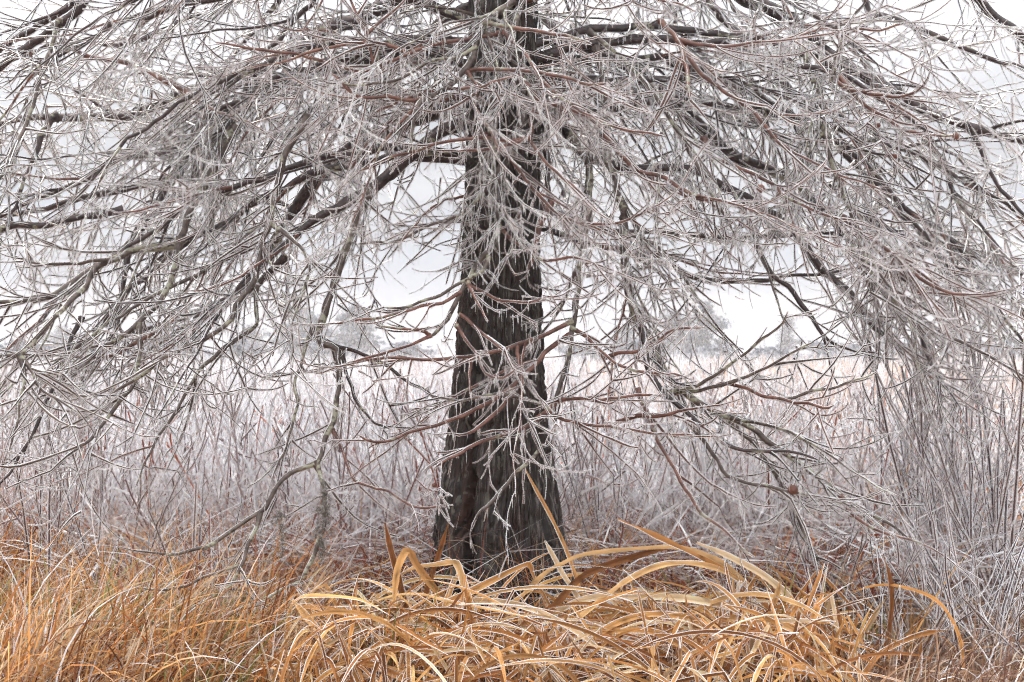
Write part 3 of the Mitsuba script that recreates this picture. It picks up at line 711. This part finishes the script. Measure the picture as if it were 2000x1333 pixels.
WHITE = [(.78, .79, .82), (.66, .67, .71), (.86, .87, .89)]
PINK = [(.36, .26, .25), (.26, .17, .16), (.48, .38, .37), (.18, .11, .11)]
ORANGE = [(.66, .31, .095), (.50, .20, .055), (.72, .41, .155), (.24, .09, .034), (.60, .40, .21)]
RUST = [(.34, .08, .04), (.25, .06, .035), (.42, .13, .06), (.17, .05, .035)]
BROWN = [(.30, .15, .085), (.20, .09, .055), (.42, .25, .15), (.52, .36, .26), (.14, .065, .05)]
STRAW = [(.62, .50, .36), (.55, .40, .26), (.70, .58, .44)]
GREEN = [(.22, .24, .06), (.30, .28, .08), (.18, .17, .05)]


def frosted(n, y0, y1, h0, h1, w, pw=1.0, seg=5, lo=-1080, hi=1080, share=.6):
    b = scatter(n, y0, y1, lo, hi, pw)
    c = np.where(U(0, 1, (n, 1)) < share, pick(n, WHITE, .08), pick(n, PINK))
    # patches of tawny grass on the right, beyond the crown
    tawny = meshkit.fbm(b * np.array([.35, .22, 1]) + 31, 3, 12) + np.clip(b[:, 0] / b[:, 1] * 1.2, -.2, .20)
    c = np.where(((tawny > .60) & (U(0, 1, n) < .6))[:, None], pick(n, ORANGE), c)
    ice = pick(n, WHITE, .06)
    ln = U(h0, h1, n) * (.75 + .5 * meshkit.fbm(b * .6, 3, 3))
    return blades(b, U(0, 2 * np.pi, n), np.abs(rng.normal(0, .30, n)), rng.gamma(1.5, .45, n).clip(0, 2.4), ln, w * U(.6, 1.4, n) * (b[:, 1] / y0)**.5, seg, c, ice, U(.05, .9, n))


reeds = join([
    frosted(5200, 6.3, 9, .40, .92, .0075, seg=6, share=.70),
    frosted(10000, 9, 18, .55, 1.05, .0085, 1.1, share=.66),
    frosted(9000, 18, 45, .7, 1.15, .016, 1.2, 4),
    frosted(9000, 45, 160, .8, 1.3, .05, 1.2, 3, share=.6),
])
put('frosted_reeds', reeds, 'grass', smooth=False, kind='stuff', label='frost whitened reeds and grasses filling the marsh behind the cypress', cat='reeds')

# branchy frosted weeds among the reeds
Q, cc = [], []
for k in range(1700):
    b = scatter(1, 6.2, 13, power=1.3)[0]
    d = rng.normal(0, .3, 3) + np.array([0, 0, 1])
    A = grow(b, d, U(.45, .95), .1, .0, .07)
    c = pick(1, PINK)[0] * (.75 if U() < .5 else 1.2) if U() < .8 else pick(1, RUST)[0]
    Q.append(A); cc.append(c)
    for j in rng.integers(2, NP - 1, rng.integers(3, 9)):
        t = A[j] - A[j - 1]; t /= np.linalg.norm(t)
        Q.append(grow(A[j], t + rng.normal(0, .6, 3), U(.08, .30), .1, .2, .09))
        cc.append(c if U() < .25 else pick(1, WHITE, .06)[0])
Q, cc = np.array(Q), np.array(cc)
Q = Q[:, [0, 2, 4, 6, 7]]
rr = np.clip(Q[:, :1, 1] / 7, 1, 2) * U(.0022, .0042, len(Q))[:, None] * np.ones(5)
Vw, Fw = tubes(Q, rr, 3)
put('frosted_weeds', (Vw, Fw, np.repeat(cc, 5 * 3, axis=0)), 'grass', smooth=False, kind='stuff', label='tangle of branchy frosted weeds behind the trunk', cat='weeds')
near_ = Q[:, 0, 1] < 10.5
Q, rr = Q[near_], rr[near_]
_, uw, _ = frames(Q)
Vw, Fw = tubes(Q + uw * rr[..., None], rr * .75, 3)
put('weed_ice', (Vw, Fw), 'ice', kind='stuff', label='ice lying along the branchy weeds', cat='ice')

# fallen stalks and rusty litter round the foot of the tree
n = 5200
b = scatter(n, 5.3, 8.7, -900, 1080)
b[:, 2] = U(0, .28, n)
c = np.where(U(0, 1, (n, 1)) < .65, pick(n, WHITE, .08), pick(n, PINK))
fallen = blades(b, U(0, 2 * np.pi, n), U(1.0, 1.75, n), U(-.3, .6, n), U(.25, .9, n), U(.004, .010, n), 5, c, pick(n, WHITE), U(.2, 1.2, n))
put('fallen_stalks', fallen, 'grass', smooth=False, kind='stuff', label='tangle of fallen ice coated stalks around the trunk foot', cat='stalks')
n = 9000
b = scatter(n, 5.35, 8.4, -700, 720)
b[:, 2] += U(0, .10, n)
rust = blades(b, U(0, 2 * np.pi, n), U(.2, 1.2, n), U(.2, 1.6, n), U(.15, .48, n), U(.005, .013, n), 4, np.where(U(0, 1, (n, 1)) < .7, pick(n, RUST), pick(n, ORANGE)), pick(n, WHITE), U(.5, 1.6, n))
put('rusty_undergrowth', rust, 'grass', smooth=False, kind='stuff', label='rust red dead undergrowth low behind the sedges', cat='undergrowth')

# tawny grass, thick at the left, thin on the right
def tawny(n, y0, y1, lo, hi, l0, l1, w, fr=.55, cols=ORANGE):
    b = scatter(n, y0, y1, lo, hi)
    cl = meshkit.fbm(b * 1.8, 3, 77)
    az = 2 * np.pi * meshkit.fbm(b * .9 + 9, 2, 5) * 2 + rng.normal(0, .9, n)
    c = pick(n, cols)
    c = np.where(U(0, 1, (n, 1)) < .14, pick(n, STRAW), c)
    c = np.where(((U(0, 1, n) < .45) & (cl > .56) & (b[:, 1] > 4.9) & (b[:, 0] < 0))[:, None], pick(n, RUST), c)
    gr = meshkit.fbm(b * 2.2 + 50, 2, 91)
    c = np.where(((gr > .62) & (b[:, 1] < 5.4) & (U(0, 1, n) < .55))[:, None], pick(n, GREEN), c)
    c = np.where((U(0, 1, (n, 1)) < .07), pick(n, WHITE, .08), c)
    return blades(b, az, np.abs(rng.normal(.35, .55, n)), rng.gamma(2.0, .8, n).clip(0, 3.4), U(l0, l1, n) * (.4 + 1.3 * cl), w * U(.6, 1.5, n), 7, c, pick(n, WHITE, .08), np.where(U(0, 1, n) < fr, U(.55, 1.0, n), 2))


left = join([tawny(10500, 4.1, 7.4, -1080, -380, .20, .58, .0066), tawny(5000, 4.1, 5.7, -1080, -300, .12, .36, .005, .25, STRAW + ORANGE + BROWN), tawny(1500, 4.0, 5.4, 640, 1080, .10, .30, .005, .5, BROWN), tawny(2600, 4.6, 6.5, -420, 800, .2, .55, .006, .5)])
put('tawny_grass', left, 'grass', smooth=False, kind='stuff', label='orange brown dead grass, thickest at the lower left', cat='grass')

# two greenish tufts
for x, y, n, lab in ((330, 1300, 170, 'low green and straw coloured grass tuft at the lower left'), (445, 1285, 200, 'taller olive green grass tuft beside the hanging branch tips'), (775, 1330, 90, 'small yellowish tuft at the left foot of the sedges')):
    c0 = at(x, y, 1.05 * F / (y + 25 - HY))
    b = c0 + np.c_[rng.normal(0, .05, (n, 2)), np.full(n, -.03)] * np.array([1.6, 1, 1])
    b[:, 2] = -.03
    k = number('green_grass_tuft')
    put(k, blades(b, U(0, 2 * np.pi, n), np.abs(rng.normal(.1, .3, n)), U(.2, 1.5, n), U(.16, .46, n), U(.004, .008, n), 6, np.where(U(0, 1, (n, 1)) < .75, pick(n, GREEN), pick(n, STRAW)), pick(n, WHITE), np.where(U(0, 1, n) < .3, .7, 2)), 'grass', smooth=False, label=lab, cat='grass tuft')

# ------------------------------------------------------------------ the sedges in the foreground
SEDGE = [(.82, .46, .19), (.74, .38, .14), (.86, .54, .26), (.54, .26, .10), (.88, .66, .42), (.40, .18, .075), (.80, .44, .19)]
HERO = [  # (clump, depth, width px, [(px, py)...])
    (1, 4.65, 15, [(905, 1330), (971, 1251), (1073, 1201), (1144, 1170), (1214, 1164), (1350, 1170), (1500, 1206), (1600, 1262)]),
    (1, 4.45, 14, [(880, 1290), (964, 1254), (1108, 1240), (1214, 1231), (1285, 1237), (1350, 1279), (1392, 1340)]),
    (1, 4.75, 17, [(985, 1200), (1059, 1124), (1101, 1099), (1144, 1082), (1249, 1071), (1330, 1070), (1400, 1094), (1459, 1138), (1520, 1180), (1585, 1240)]),
    (1, 4.70, 14, [(930, 1290), (989, 1230), (1073, 1191), (1126, 1135), (1179, 1106), (1285, 1074), (1340, 1062)]),
    (2, 4.75, 18, [(1207, 1015), (1280, 1046), (1350, 1080), (1420, 1118), (1480, 1165), (1540, 1240), (1570, 1330)]),
    (1, 4.60, 14, [(780, 1240), (862, 1184), (932, 1149), (1003, 1113), (1027, 1103), (1035, 1106), (1048, 1138), (1073, 1180), (1098, 1223)]),
    (0, 4.60, 14, [(760, 1140), (805, 1110), (847, 1103), (884, 1098), (894, 1104), (904, 1131), (918, 1180), (930, 1240), (935, 1300)]),
    (0, 4.65, 14, [(752, 1022), (760, 1060), (773, 1110), (790, 1180), (800, 1260), (805, 1340)]),
    (0, 4.70, 11, [(876, 1022), (866, 1055), (854, 1092), (826, 1180), (805, 1260), (795, 1340)]),
    (0, 4.55, 15, [(770, 1190), (772, 1150), (777, 1110), (790, 1080), (800, 1076), (815, 1105), (850, 1150), (905, 1205), (960, 1260)]),
    (1, 4.40, 14, [(914, 1156), (916, 1190), (921, 1251), (928, 1330)]),
    (0, 4.40, 14, [(560, 1195), (600, 1184), (650, 1192), (720, 1203), (791, 1232), (844, 1276), (897, 1336)]),
    (0, 4.40, 13, [(548, 1340), (560, 1250), (568, 1190), (580, 1172), (606, 1163), (700, 1170), (760, 1200)]),
    (0, 4.35, 14, [(571, 1170), (600, 1205), (635, 1244), (680, 1295), (710, 1340)]),
    (1, 4.30, 14, [(740, 1345), (773, 1319), (861, 1279), (932, 1258), (985, 1258), (1055, 1283), (1126, 1336)]),
    (1, 5.05, 8, [(1024, 912), (1040, 944), (1073, 1004), (1100, 1060), (1119, 1110), (1140, 1180), (1150, 1260)]),
    (1, 4.85, 10, [(1064, 1056), (1080, 1085), (1101, 1124), (1126, 1163), (1160, 1240)]),
    (2, 4.45, 14, [(1606, 1160), (1594, 1190), (1579, 1233), (1547, 1336)]),
    (2, 4.55, 9, [(1609, 1101), (1594, 1140), (1575, 1191), (1550, 1260), (1530, 1330)]),
    (2, 4.60, 10, [(1725, 1088), (1735, 1120), (1741, 1163), (1737, 1216), (1722, 1290), (1700, 1340)]),
    (2, 4.50, 10, [(1634, 1184), (1638, 1210), (1634, 1235), (1620, 1330)]),
    (2, 4.55, 12, [(1414, 1088), (1424, 1140), (1441, 1198), (1455, 1260), (1470, 1340)]),
    (2, 4.45, 13, [(1524, 1134), (1514, 1170), (1497, 1216), (1469, 1330)]),
    (2, 4.45, 12, [(1290, 1280), (1321, 1251), (1406, 1212), (1476, 1208), (1547, 1230), (1590, 1270)]),
    (2, 4.25, 14, [(1390, 1345), (1420, 1325), (1459, 1307), (1529, 1298), (1617, 1318), (1650, 1340)]),
    (2, 4.60, 13, [(1504, 1106), (1560, 1150), (1617, 1201), (1705, 1276), (1762, 1335)]),
    (2, 4.40, 11, [(1672, 1336), (1694, 1305), (1723, 1272), (1794, 1240), (1850, 1229)]),
    (2, 4.55, 9, [(1663, 1156), (1710, 1143), (1758, 1145), (1829, 1173), (1871, 1240), (1884, 1336)]),
    (2, 4.30, 12, [(1799, 1256), (1794, 1290), (1787, 1340)]),
    (0, 4.50, 12, [(640, 1240), (700, 1192), (760, 1165), (820, 1160), (880, 1175), (960, 1190), (1050, 1210)]),
    (0, 4.60, 11, [(610, 1160), (690, 1130), (760, 1150), (820, 1200), (870, 1260)]),
    (1, 4.50, 12, [(800, 1230), (900, 1180), (970, 1175), (1040, 1190), (1120, 1230), (1200, 1290)]),
    (2, 4.55, 12, [(1230, 1330), (1300, 1240), (1380, 1180), (1470, 1160), (1560, 1180), (1640, 1230)]),
    (1, 4.55, 13, [(1020, 1330), (1080, 1250), (1150, 1190), (1230, 1130), (1310, 1100), (1400, 1110), (1480, 1160)]),
    (1, 4.45, 12, [(1090, 1336), (1140, 1260), (1220, 1210), (1310, 1200), (1400, 1230), (1470, 1290)]),
    (2, 4.65, 14, [(1360, 1060), (1420, 1085), (1500, 1130), (1560, 1190), (1600, 1250), (1640, 1336)]),
    (1, 4.25, 13, [(880, 1345), (960, 1300), (1060, 1286), (1150, 1300), (1230, 1345)]),
    (0, 4.25, 14, [(548, 1275), (620, 1280), (700, 1290), (780, 1320), (830, 1345)]),
]
CL = [('sedge_clump', 'orange sedge clump at the left of the trunk foot, its blades bent sharply over', at(735, 1420, 4.30)),
      ('sedge_clump', 'orange sedge clump before the middle of the trunk, with the longest arching blades', at(985, 1420, 4.35)),
      ('sedge_clump', 'orange sedge clump to the right of the trunk, in front of the icy twigs', at(1480, 1420, 4.35))]
sk = []
for nm, lab, c in CL:
    k = number(nm)
    tag(k, lab, 'sedge', 'sedge clumps along the bottom of the view')
    sk.append(k)
ice_edges = [[], [], []]
nblade = [0, 0, 0]


def hero_blade(ci, P, wd, c, mass=None):
    d = np.gradient(P, axis=0); d /= np.linalg.norm(d, axis=1, keepdims=True)
    h0 = P[-1] - P[0]
    az = np.array([math.atan2(h0[1] * .3 + 1e-3, h0[0])])
    m = len(P); s = np.linspace(0, 1, m)
    # the broad side faces the camera and the sky by turns
    fc = rng.normal(.0, .40) + rng.normal(0, .5) * s + 1.1 * (meshkit.noise(P * 9 + U(0, 50), 5) - .5)
    up = np.array([0, -.75, .66])
    side = np.cross(d, up); side /= np.linalg.norm(side, axis=1, keepdims=True) + 1e-9
    nor = np.cross(side, d)
    S_ = np.cos(fc)[:, None] * side + np.sin(fc)[:, None] * nor
    N_ = -np.sin(fc)[:, None] * side + np.cos(fc)[:, None] * nor
    w = wd / 2 * np.minimum(np.clip(s * 7, .35, 1), np.clip((1 - s) * 5, .12, 1)) * (1 + .35 * (meshkit.noise(P * 30, 6) - .5))
    rows = [P - S_ * w[:, None], P - N_ * (w * .5)[:, None], P + S_ * w[:, None]]
    V = np.stack(rows, 1).reshape(-1, 3)
    i, j = np.meshgrid(np.arange(m - 1), np.arange(2), indexing='ij')
    q = np.stack([i * 3 + j, i * 3 + j + 1, (i + 1) * 3 + j + 1, (i + 1) * 3 + j], -1).reshape(-1, 4)
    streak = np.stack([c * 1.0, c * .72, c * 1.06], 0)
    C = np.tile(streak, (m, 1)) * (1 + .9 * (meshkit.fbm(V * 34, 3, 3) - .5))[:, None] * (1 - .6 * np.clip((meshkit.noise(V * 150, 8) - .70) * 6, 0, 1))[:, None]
    k = f'{sk[ci]}__blade' + (f'_{nblade[ci]:03d}' if nblade[ci] else '')
    blade = (V, np.vstack([q[:, [0, 1, 2]], q[:, [0, 2, 3]]]), C.clip(0, .9))
    if mass is None:
        nblade[ci] += 1
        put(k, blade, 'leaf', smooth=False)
    else:
        mass.append(blade)
    # ice along the edges
    for e, o in ((0, 1), (2, 1)):
        if U() < .6:
            E = rows[e] + np.array([0, 0, .0006])
            a, b = sorted(rng.integers(0, m, 2))
            if U() < .55:
                a, b = 0, m
            if b - a > 4:
                rr = .0011 * (.5 + meshkit.noise(E[a:b] * 50, 4))
                ice_edges[ci].append(tubes(E[a:b][None], rr[None], 3))
    return rows


drips = [[], [], []]
for ci, Yd, w, pts in HERO:
    pts = np.array(pts, float)
    yy = Yd + np.linspace(-.12, .18, len(pts)) * rng.choice([-1, 1])
    Pp = spline(np.array([at(x, y, q) for (x, y), q in zip(pts, yy)]), .022)
    rows = hero_blade(ci, Pp, w * Yd / F * .95, pick(1, SEDGE, .10)[0])
    if U() < .55:
        n = rng.integers(4, 14)
        i = np.clip(rng.normal(U(.3, .7), .12, n) * len(Pp), 0, len(Pp) - 1).astype(int)
        drips[ci].append(rows[2][i])
# the rest of each clump: crossing blades, most of them straight or gently arched, some snapped over
for ci, (nm, lab, c0) in enumerate(CL):
    mass, got = [], 0
    for b in range(2600):
        base = c0 + np.array([rng.normal(0, (.17, .19, .24)[ci]), rng.normal(.14, .20), 0])
        base[2] = 0
        kind = U()
        m = 16
        s = np.linspace(0, 1, m)
        if kind < .36:
            ln, th = U(.22, .62), abs(rng.normal(.35, .42)) + U(.1, .9) * s
        elif kind < .78:
            ln, th = U(.45, 1.0), abs(rng.normal(.35, .28)) + (.5 + rng.gamma(2.2, .45)) * s**.9
        else:
            ln, th = U(.25, .65), abs(rng.normal(.25, .3)) + .25 * s + U(1.0, 2.1) * (s > U(.3, .8))
        a = U(0, 2 * np.pi) + rng.normal(0, .25) * s
        d = np.stack([np.sin(th) * np.cos(a), np.sin(th) * np.sin(a), np.cos(th)], -1)
        Pp = base + np.vstack([[0, 0, 0], np.cumsum(d[:-1] * ln / (m - 1), 0)])
        top = U(.05, (.37, .24, .38)[ci])
        if Pp[:, 1].min() < 3.5 or Pp[:, 2].max() > top or Pp[:, 0].min() < -.74 or Pp[:, 0].max() > 1.16 + .1 * rng.normal():
            continue
        Pp[:, 2] = np.maximum(Pp[:, 2], .01 + .02 * U())
        got += 1
        if got > (300, 330, 390)[ci]:
            break
        rows = hero_blade(ci, Pp, U(.0065, .013), pick(1, SEDGE, .20)[0], mass if nblade[ci] >= 290 else None)
        if U() < .08:
            i = rng.integers(m // 3, m - 1, 6)
            drips[ci].append(rows[2][i])
    if mass:
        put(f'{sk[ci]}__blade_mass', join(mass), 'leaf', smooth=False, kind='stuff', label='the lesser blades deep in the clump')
for ci in range(3):
    D_ = np.vstack(drips[ci])
    ice_edges[ci].append(icicles(D_, rng.gamma(2.5, .009, len(D_)).clip(.006, .05), U(.0012, .0024, len(D_))))
    put(f'{sk[ci]}__ice', join(ice_edges[ci]), 'ice', kind='stuff', label='ice rims and drips on the sedge blades')

# ------------------------------------------------------------------ moss hanging from the low left branch
def moss(c, h, w, n):
    """Strands that hang from one cord, each with short curls; the beard narrows downwards."""
    top = c + np.array([0, 0, h])
    cord = grow(top, np.array([.05, 0, -1.0]), 2.1 * h, 0, 0, .10)
    strands = [cord]
    for i in range(max(6, n // 28)):
        j = rng.integers(0, 5)
        A = grow(cord[j], np.array([rng.normal(0, .6), rng.normal(0, .6), -1.0]), U(.4, 1.2) * h, .9, 0, .16)
        A[:, :2] = cord[:, :2] + (A[:, :2] - cord[:, :2]).clip(-w * 1.6, w * 1.6)
        A[0] = cord[j]
        strands.append(A)
    out = list(strands)
    for i in range(n):
        A = strands[rng.integers(0, len(strands))]
        p = A[rng.integers(0, NP)]
        out.append(grow(p, rng.normal(0, 1, 3) + np.array([0, 0, -.9]), U(.010, .030), .4, .5, .55))
    A = np.array(out)
    V, Fc = tubes(A, np.full(A.shape[:2], .00075), 3)
    c = pick(len(A), [(.13, .115, .095), (.22, .20, .17), (.07, .06, .05), (.48, .47, .46)])
    return V, Fc, np.repeat(c, NP * 3, axis=0)


for x, y, d, h, w, n, lab in ((631, 985, -.78, .085, .022, 420, 'dark grey moss beard on the thick low left branch'), (620, 1058, -.8, .07, .016, 260, 'lower wisp of grey moss under the dark beard'), (547, 1040, -.82, .07, .03, 200, 'thin pale moss wisp left of the dark beard')):
    k = number('hanging_moss')
    put(k, moss(at(x, y, YT + d), h, w, n), 'twig_bark', label=lab, cat='moss')


# ------------------------------------------------------------------ ice coated shrubs at the right
def shrub(x, py, Y, n, h, spread, lab):
    key = number('icy_shrub')
    tag(key, lab, 'shrub', 'ice coated shrubs at the right')
    c0 = np.array([(x - CX) / F * Y, Y, -.03])
    ice = []
    for q in range(n):
        a = U(0, 2 * np.pi)
        d = np.array([math.cos(a) * U(.05, spread * 1.6), math.sin(a) * U(.05, spread * 1.6), 1.0])
        base = c0 + np.r_[rng.normal(0, .09, 2) * (1, 1), 0]
        A = grow(base, d, h * U(.65, 1.15), .1, -.05, .05)
        parts, rad = [A], [U(.0036, .0056)]
        for b in range(rng.integers(2, 6)):
            j = rng.integers(2, NP - 1)
            t = A[j] - A[j - 1]; t /= np.linalg.norm(t)
            B = grow(A[j], t + rng.normal(0, .5, 3) * np.array([1, 1, .35]), h * U(.12, .42), .2, .5, .08)
            parts.append(B); rad.append(U(.0022, .0034))
        Q = np.array(parts); rr = np.array(rad)[:, None] * np.linspace(1, .5, NP)[None]
        ok_ = Q[:, :, 2].min(1) > -.1
        Q, rr = Q[ok_], rr[ok_]
        c = pick(len(Q), [(.11, .075, .085), (.15, .10, .10), (.20, .13, .11)])
        k = f'{key}__stem' + (f'_{q:03d}' if q else '')
        put(k, core(Q, rr, c, 4), 'twig_bark')
        _, uu, vv = frames(Q)
        ice.append(ice_sleeve(Q, rr, np.where(np.abs(uu[..., :1]) < 2, vv * np.sign(U(-1, 1)) , uu), U(.9, 1.6, len(Q))))
    put(f'{key}__ice', join(ice), 'ice', kind='stuff', label='ice sleeve on the stems')


shrub(1965, 0, 5.6, 24, 1.25, .25, 'tallest stand of upright icy stems at the right edge')
shrub(1860, 0, 6.0, 22, 1.15, .30, 'upright icy shrub just left of the stand at the right edge')
shrub(1790, 0, 6.6, 16, 1.0, .40, 'open icy shrub with spreading stems under the drooping right limbs')
shrub(1890, 0, 4.9, 14, .75, .55, 'low sprawling icy shrub at the lower right, nearest the viewer')
shrub(1950, 0, 4.75, 16, .50, .8, 'low icy tangle in the bottom right corner')
shrub(1770, 0, 4.9, 16, .45, 1.0, 'low icy tangle just right of the sedges')
shrub(1420, 0, 6.3, 18, .62, .55, 'low icy shrub half hidden behind the lowest right branches')
shrub(1180, 0, 6.4, 12, .80, .35, 'thin dark stemmed icy shrub close to the right of the trunk')
shrub(1620, 0, 5.6, 20, .55, .9, 'low icy shrub tangled into the right sedges')
shrub(90, 0, 5.9, 8, .85, .25, 'few dark upright stems in the grass at the far left')
shrub(220, 0, 5.6, 7, .80, .25, 'dark thin stems rising through the tawny grass at the left')
shrub(430, 0, 5.2, 6, .60, .30, 'dark thin stems beside the hanging left branch tips')


# ------------------------------------------------------------------ far trees and thickets
FROST = [(.32, .34, .38), (.42, .43, .47), (.17, .195, .24), (.10, .12, .165)]


def far_tree(name, px, base, top, Y, wpx, n, lab, cat, dark=.5, cone=.0, group=None):
    key = number(name)
    tag(key, lab, cat, group)
    h = (base - top) / F * Y
    w = wpx / F * Y / 2
    c0 = at(px, base, Y); c0[2] = min(c0[2], 0) if name != 'far_tree' else 0
    h = CAM[2] + (HY - top) / F * Y - c0[2]
    # trunk with a few limbs
    z = np.linspace(0, h * .92, 9)
    tr = np.c_[np.cumsum(rng.normal(0, h * .008, 9)), np.cumsum(rng.normal(0, h * .008, 9)), z] + c0
    ms = [tubes(tr[None], np.linspace(h * .022, h * .004, 9)[None], 6)]
    hubs = []
    nl = 16
    for q in range(nl):
        t = .18 + .8 * (q + U()) / nl
        p = tr[min(int(t * 8), 8)]
        a = U(0, 2 * np.pi)
        reach = w * (math.sin(math.pi * min(1, t * .9 + .12))**.7 * (1 - cone) + cone * (1.05 - t)) * U(.65, 1.15)
        e = p + np.array([math.cos(a) * reach, math.sin(a) * reach, h * U(.02, .14)])
        B = spline(np.array([p, (p + e) / 2 + np.array([0, 0, h * .03]), e]), reach / 5 + .05)
        ms.append(tubes(B[None], np.linspace(h * .008, h * .002, len(B))[None], 4))
        for b in B[2:]:
            hubs.append(b)
    hubs = np.array(hubs + [tr[-1] + np.array([0, 0, h * .05])] * 2)
    wood = join(ms)
    put(f'{key}__trunk', wood + (np.tile([[.10, .09, .095]], (len(wood[0]), 1)),), 'crown', smooth=False)
    # crown: small frosted sprays round the limb points
    ctr = hubs[rng.integers(0, len(hubs), n)] + rng.normal(0, 1, (n, 3)) * np.array([w * .16, w * .16, h * .055])
    sz = U(.5, 1.4, n) * (wpx / F * Y) * .030 + .02
    Vt = ctr[:, None] + rng.normal(0, 1, (n, 3, 3)) * sz[:, None, None] * np.array([1, 1, .8])
    cl = meshkit.fbm(ctr / (h * .16), 2, 6)
    c = np.where((cl + rng.normal(0, .05, n) > dark)[:, None], pick(n, FROST[:2], .1), pick(n, FROST[2:], .15))
    put(f'{key}__crown', (Vt.reshape(-1, 3), np.arange(3 * n).reshape(-1, 3), np.repeat(c, 3, axis=0)), 'crown', smooth=False)


GT = 'hazy trees beyond the marsh'
far_tree('far_tree', 1383, 700, 596, 160, 84, 3600, 'dark blue grey frosted tree right of the trunk, darkest of the far trees', 'tree', .60, group=GT)
far_tree('far_tree', 1318, 700, 612, 165, 92, 4200, 'paler frosted tree just left of the dark far tree', 'tree', .46, group=GT)
far_tree('far_tree', 1541, 700, 624, 190, 54, 2600, 'small lone far tree seen in the open gap on the right', 'tree', .56, .5, group=GT)
far_tree('far_tree', 590, 700, 606, 150, 100, 4000, 'frosted far tree left of the trunk behind the hanging branch', 'tree', .50, group=GT)
far_tree('far_tree', 690, 700, 600, 165, 100, 4000, 'frosted far tree nearest the trunk on its left', 'tree', .52, group=GT)
far_tree('far_tree', 490, 700, 640, 180, 80, 1600, 'low pale far tree behind the left branches', 'tree', .48, group=GT)
far_tree('far_tree', 285, 700, 632, 180, 84, 1600, 'pale far tree low in the left of the view', 'tree', .48, group=GT)
far_tree('far_tree', 120, 700, 640, 190, 90, 1600, 'leftmost far tree behind the drooping twigs', 'tree', .48, group=GT)
far_tree('far_tree', 1220, 700, 640, 170, 70, 1500, 'far tree close to the right of the trunk', 'tree', .5, group=GT)
far_tree('far_tree', 1690, 700, 640, 210, 100, 1800, 'broad pale far tree under the drooping right limbs', 'tree', .42, group=GT)
far_tree('far_tree', 1860, 700, 640, 200, 90, 1600, 'rightmost far tree behind the icy twigs', 'tree', .46, group=GT)
GB = 'frosted thickets along the marsh edge'
TH = ['hazy frosted thicket at the left end of the marsh edge', 'second hazy thicket from the left end of the marsh edge', 'hazy thicket below the pale far tree in the left of the view', 'hazy thicket under the low pale far tree behind the left branches',
      'hazy thicket between the two far trees left of the trunk', 'hazy thicket touching the left side of the trunk', 'hazy thicket touching the right side of the trunk', 'hazy thicket under the far tree close right of the trunk',
      'hazy thicket at the foot of the dark blue grey far tree', 'low hazy thicket between the dark far tree and the lone far tree', 'hazy thicket just right of the small lone far tree', 'hazy thicket under the broad pale far tree on the right',
      'second hazy thicket from the right end of the marsh edge', 'hazy thicket at the right end of the marsh edge']
for i, (x, y, top, w) in enumerate(((40, 706, 668, 130), (180, 706, 672, 140), (330, 705, 668, 150), (470, 706, 674, 120), (640, 706, 670, 130), (780, 705, 672, 130), (1130, 706, 672, 120), (1250, 706, 668, 130), (1390, 706, 680, 150), (1500, 706, 684, 140), (1610, 708, 672, 130), (1720, 710, 668, 140), (1830, 708, 664, 140), (1960, 708, 666, 130))):
    far_tree('frosted_thicket', x, y, top, 95 + 12 * (i % 3), w, 1300, TH[i], 'thicket', .40, group=GB)

# ------------------------------------------------------------------ the cold mist over the marsh
scene['haze'] = {'type': 'cube', 'to_world': T().translate([0, 150, 5.0]).scale([340, 190, 7.0]), 'bsdf': {'type': 'null'}, 'interior': {'type': 'ref', 'id': 'air'}}
tag('haze', 'cold mist over the marsh', 'haze', kind='stuff')

print('tris', sum(len(meshkit.WRITTEN[d['filename']][1]) for d in scene.values() if d.get('type') == 'ply'))
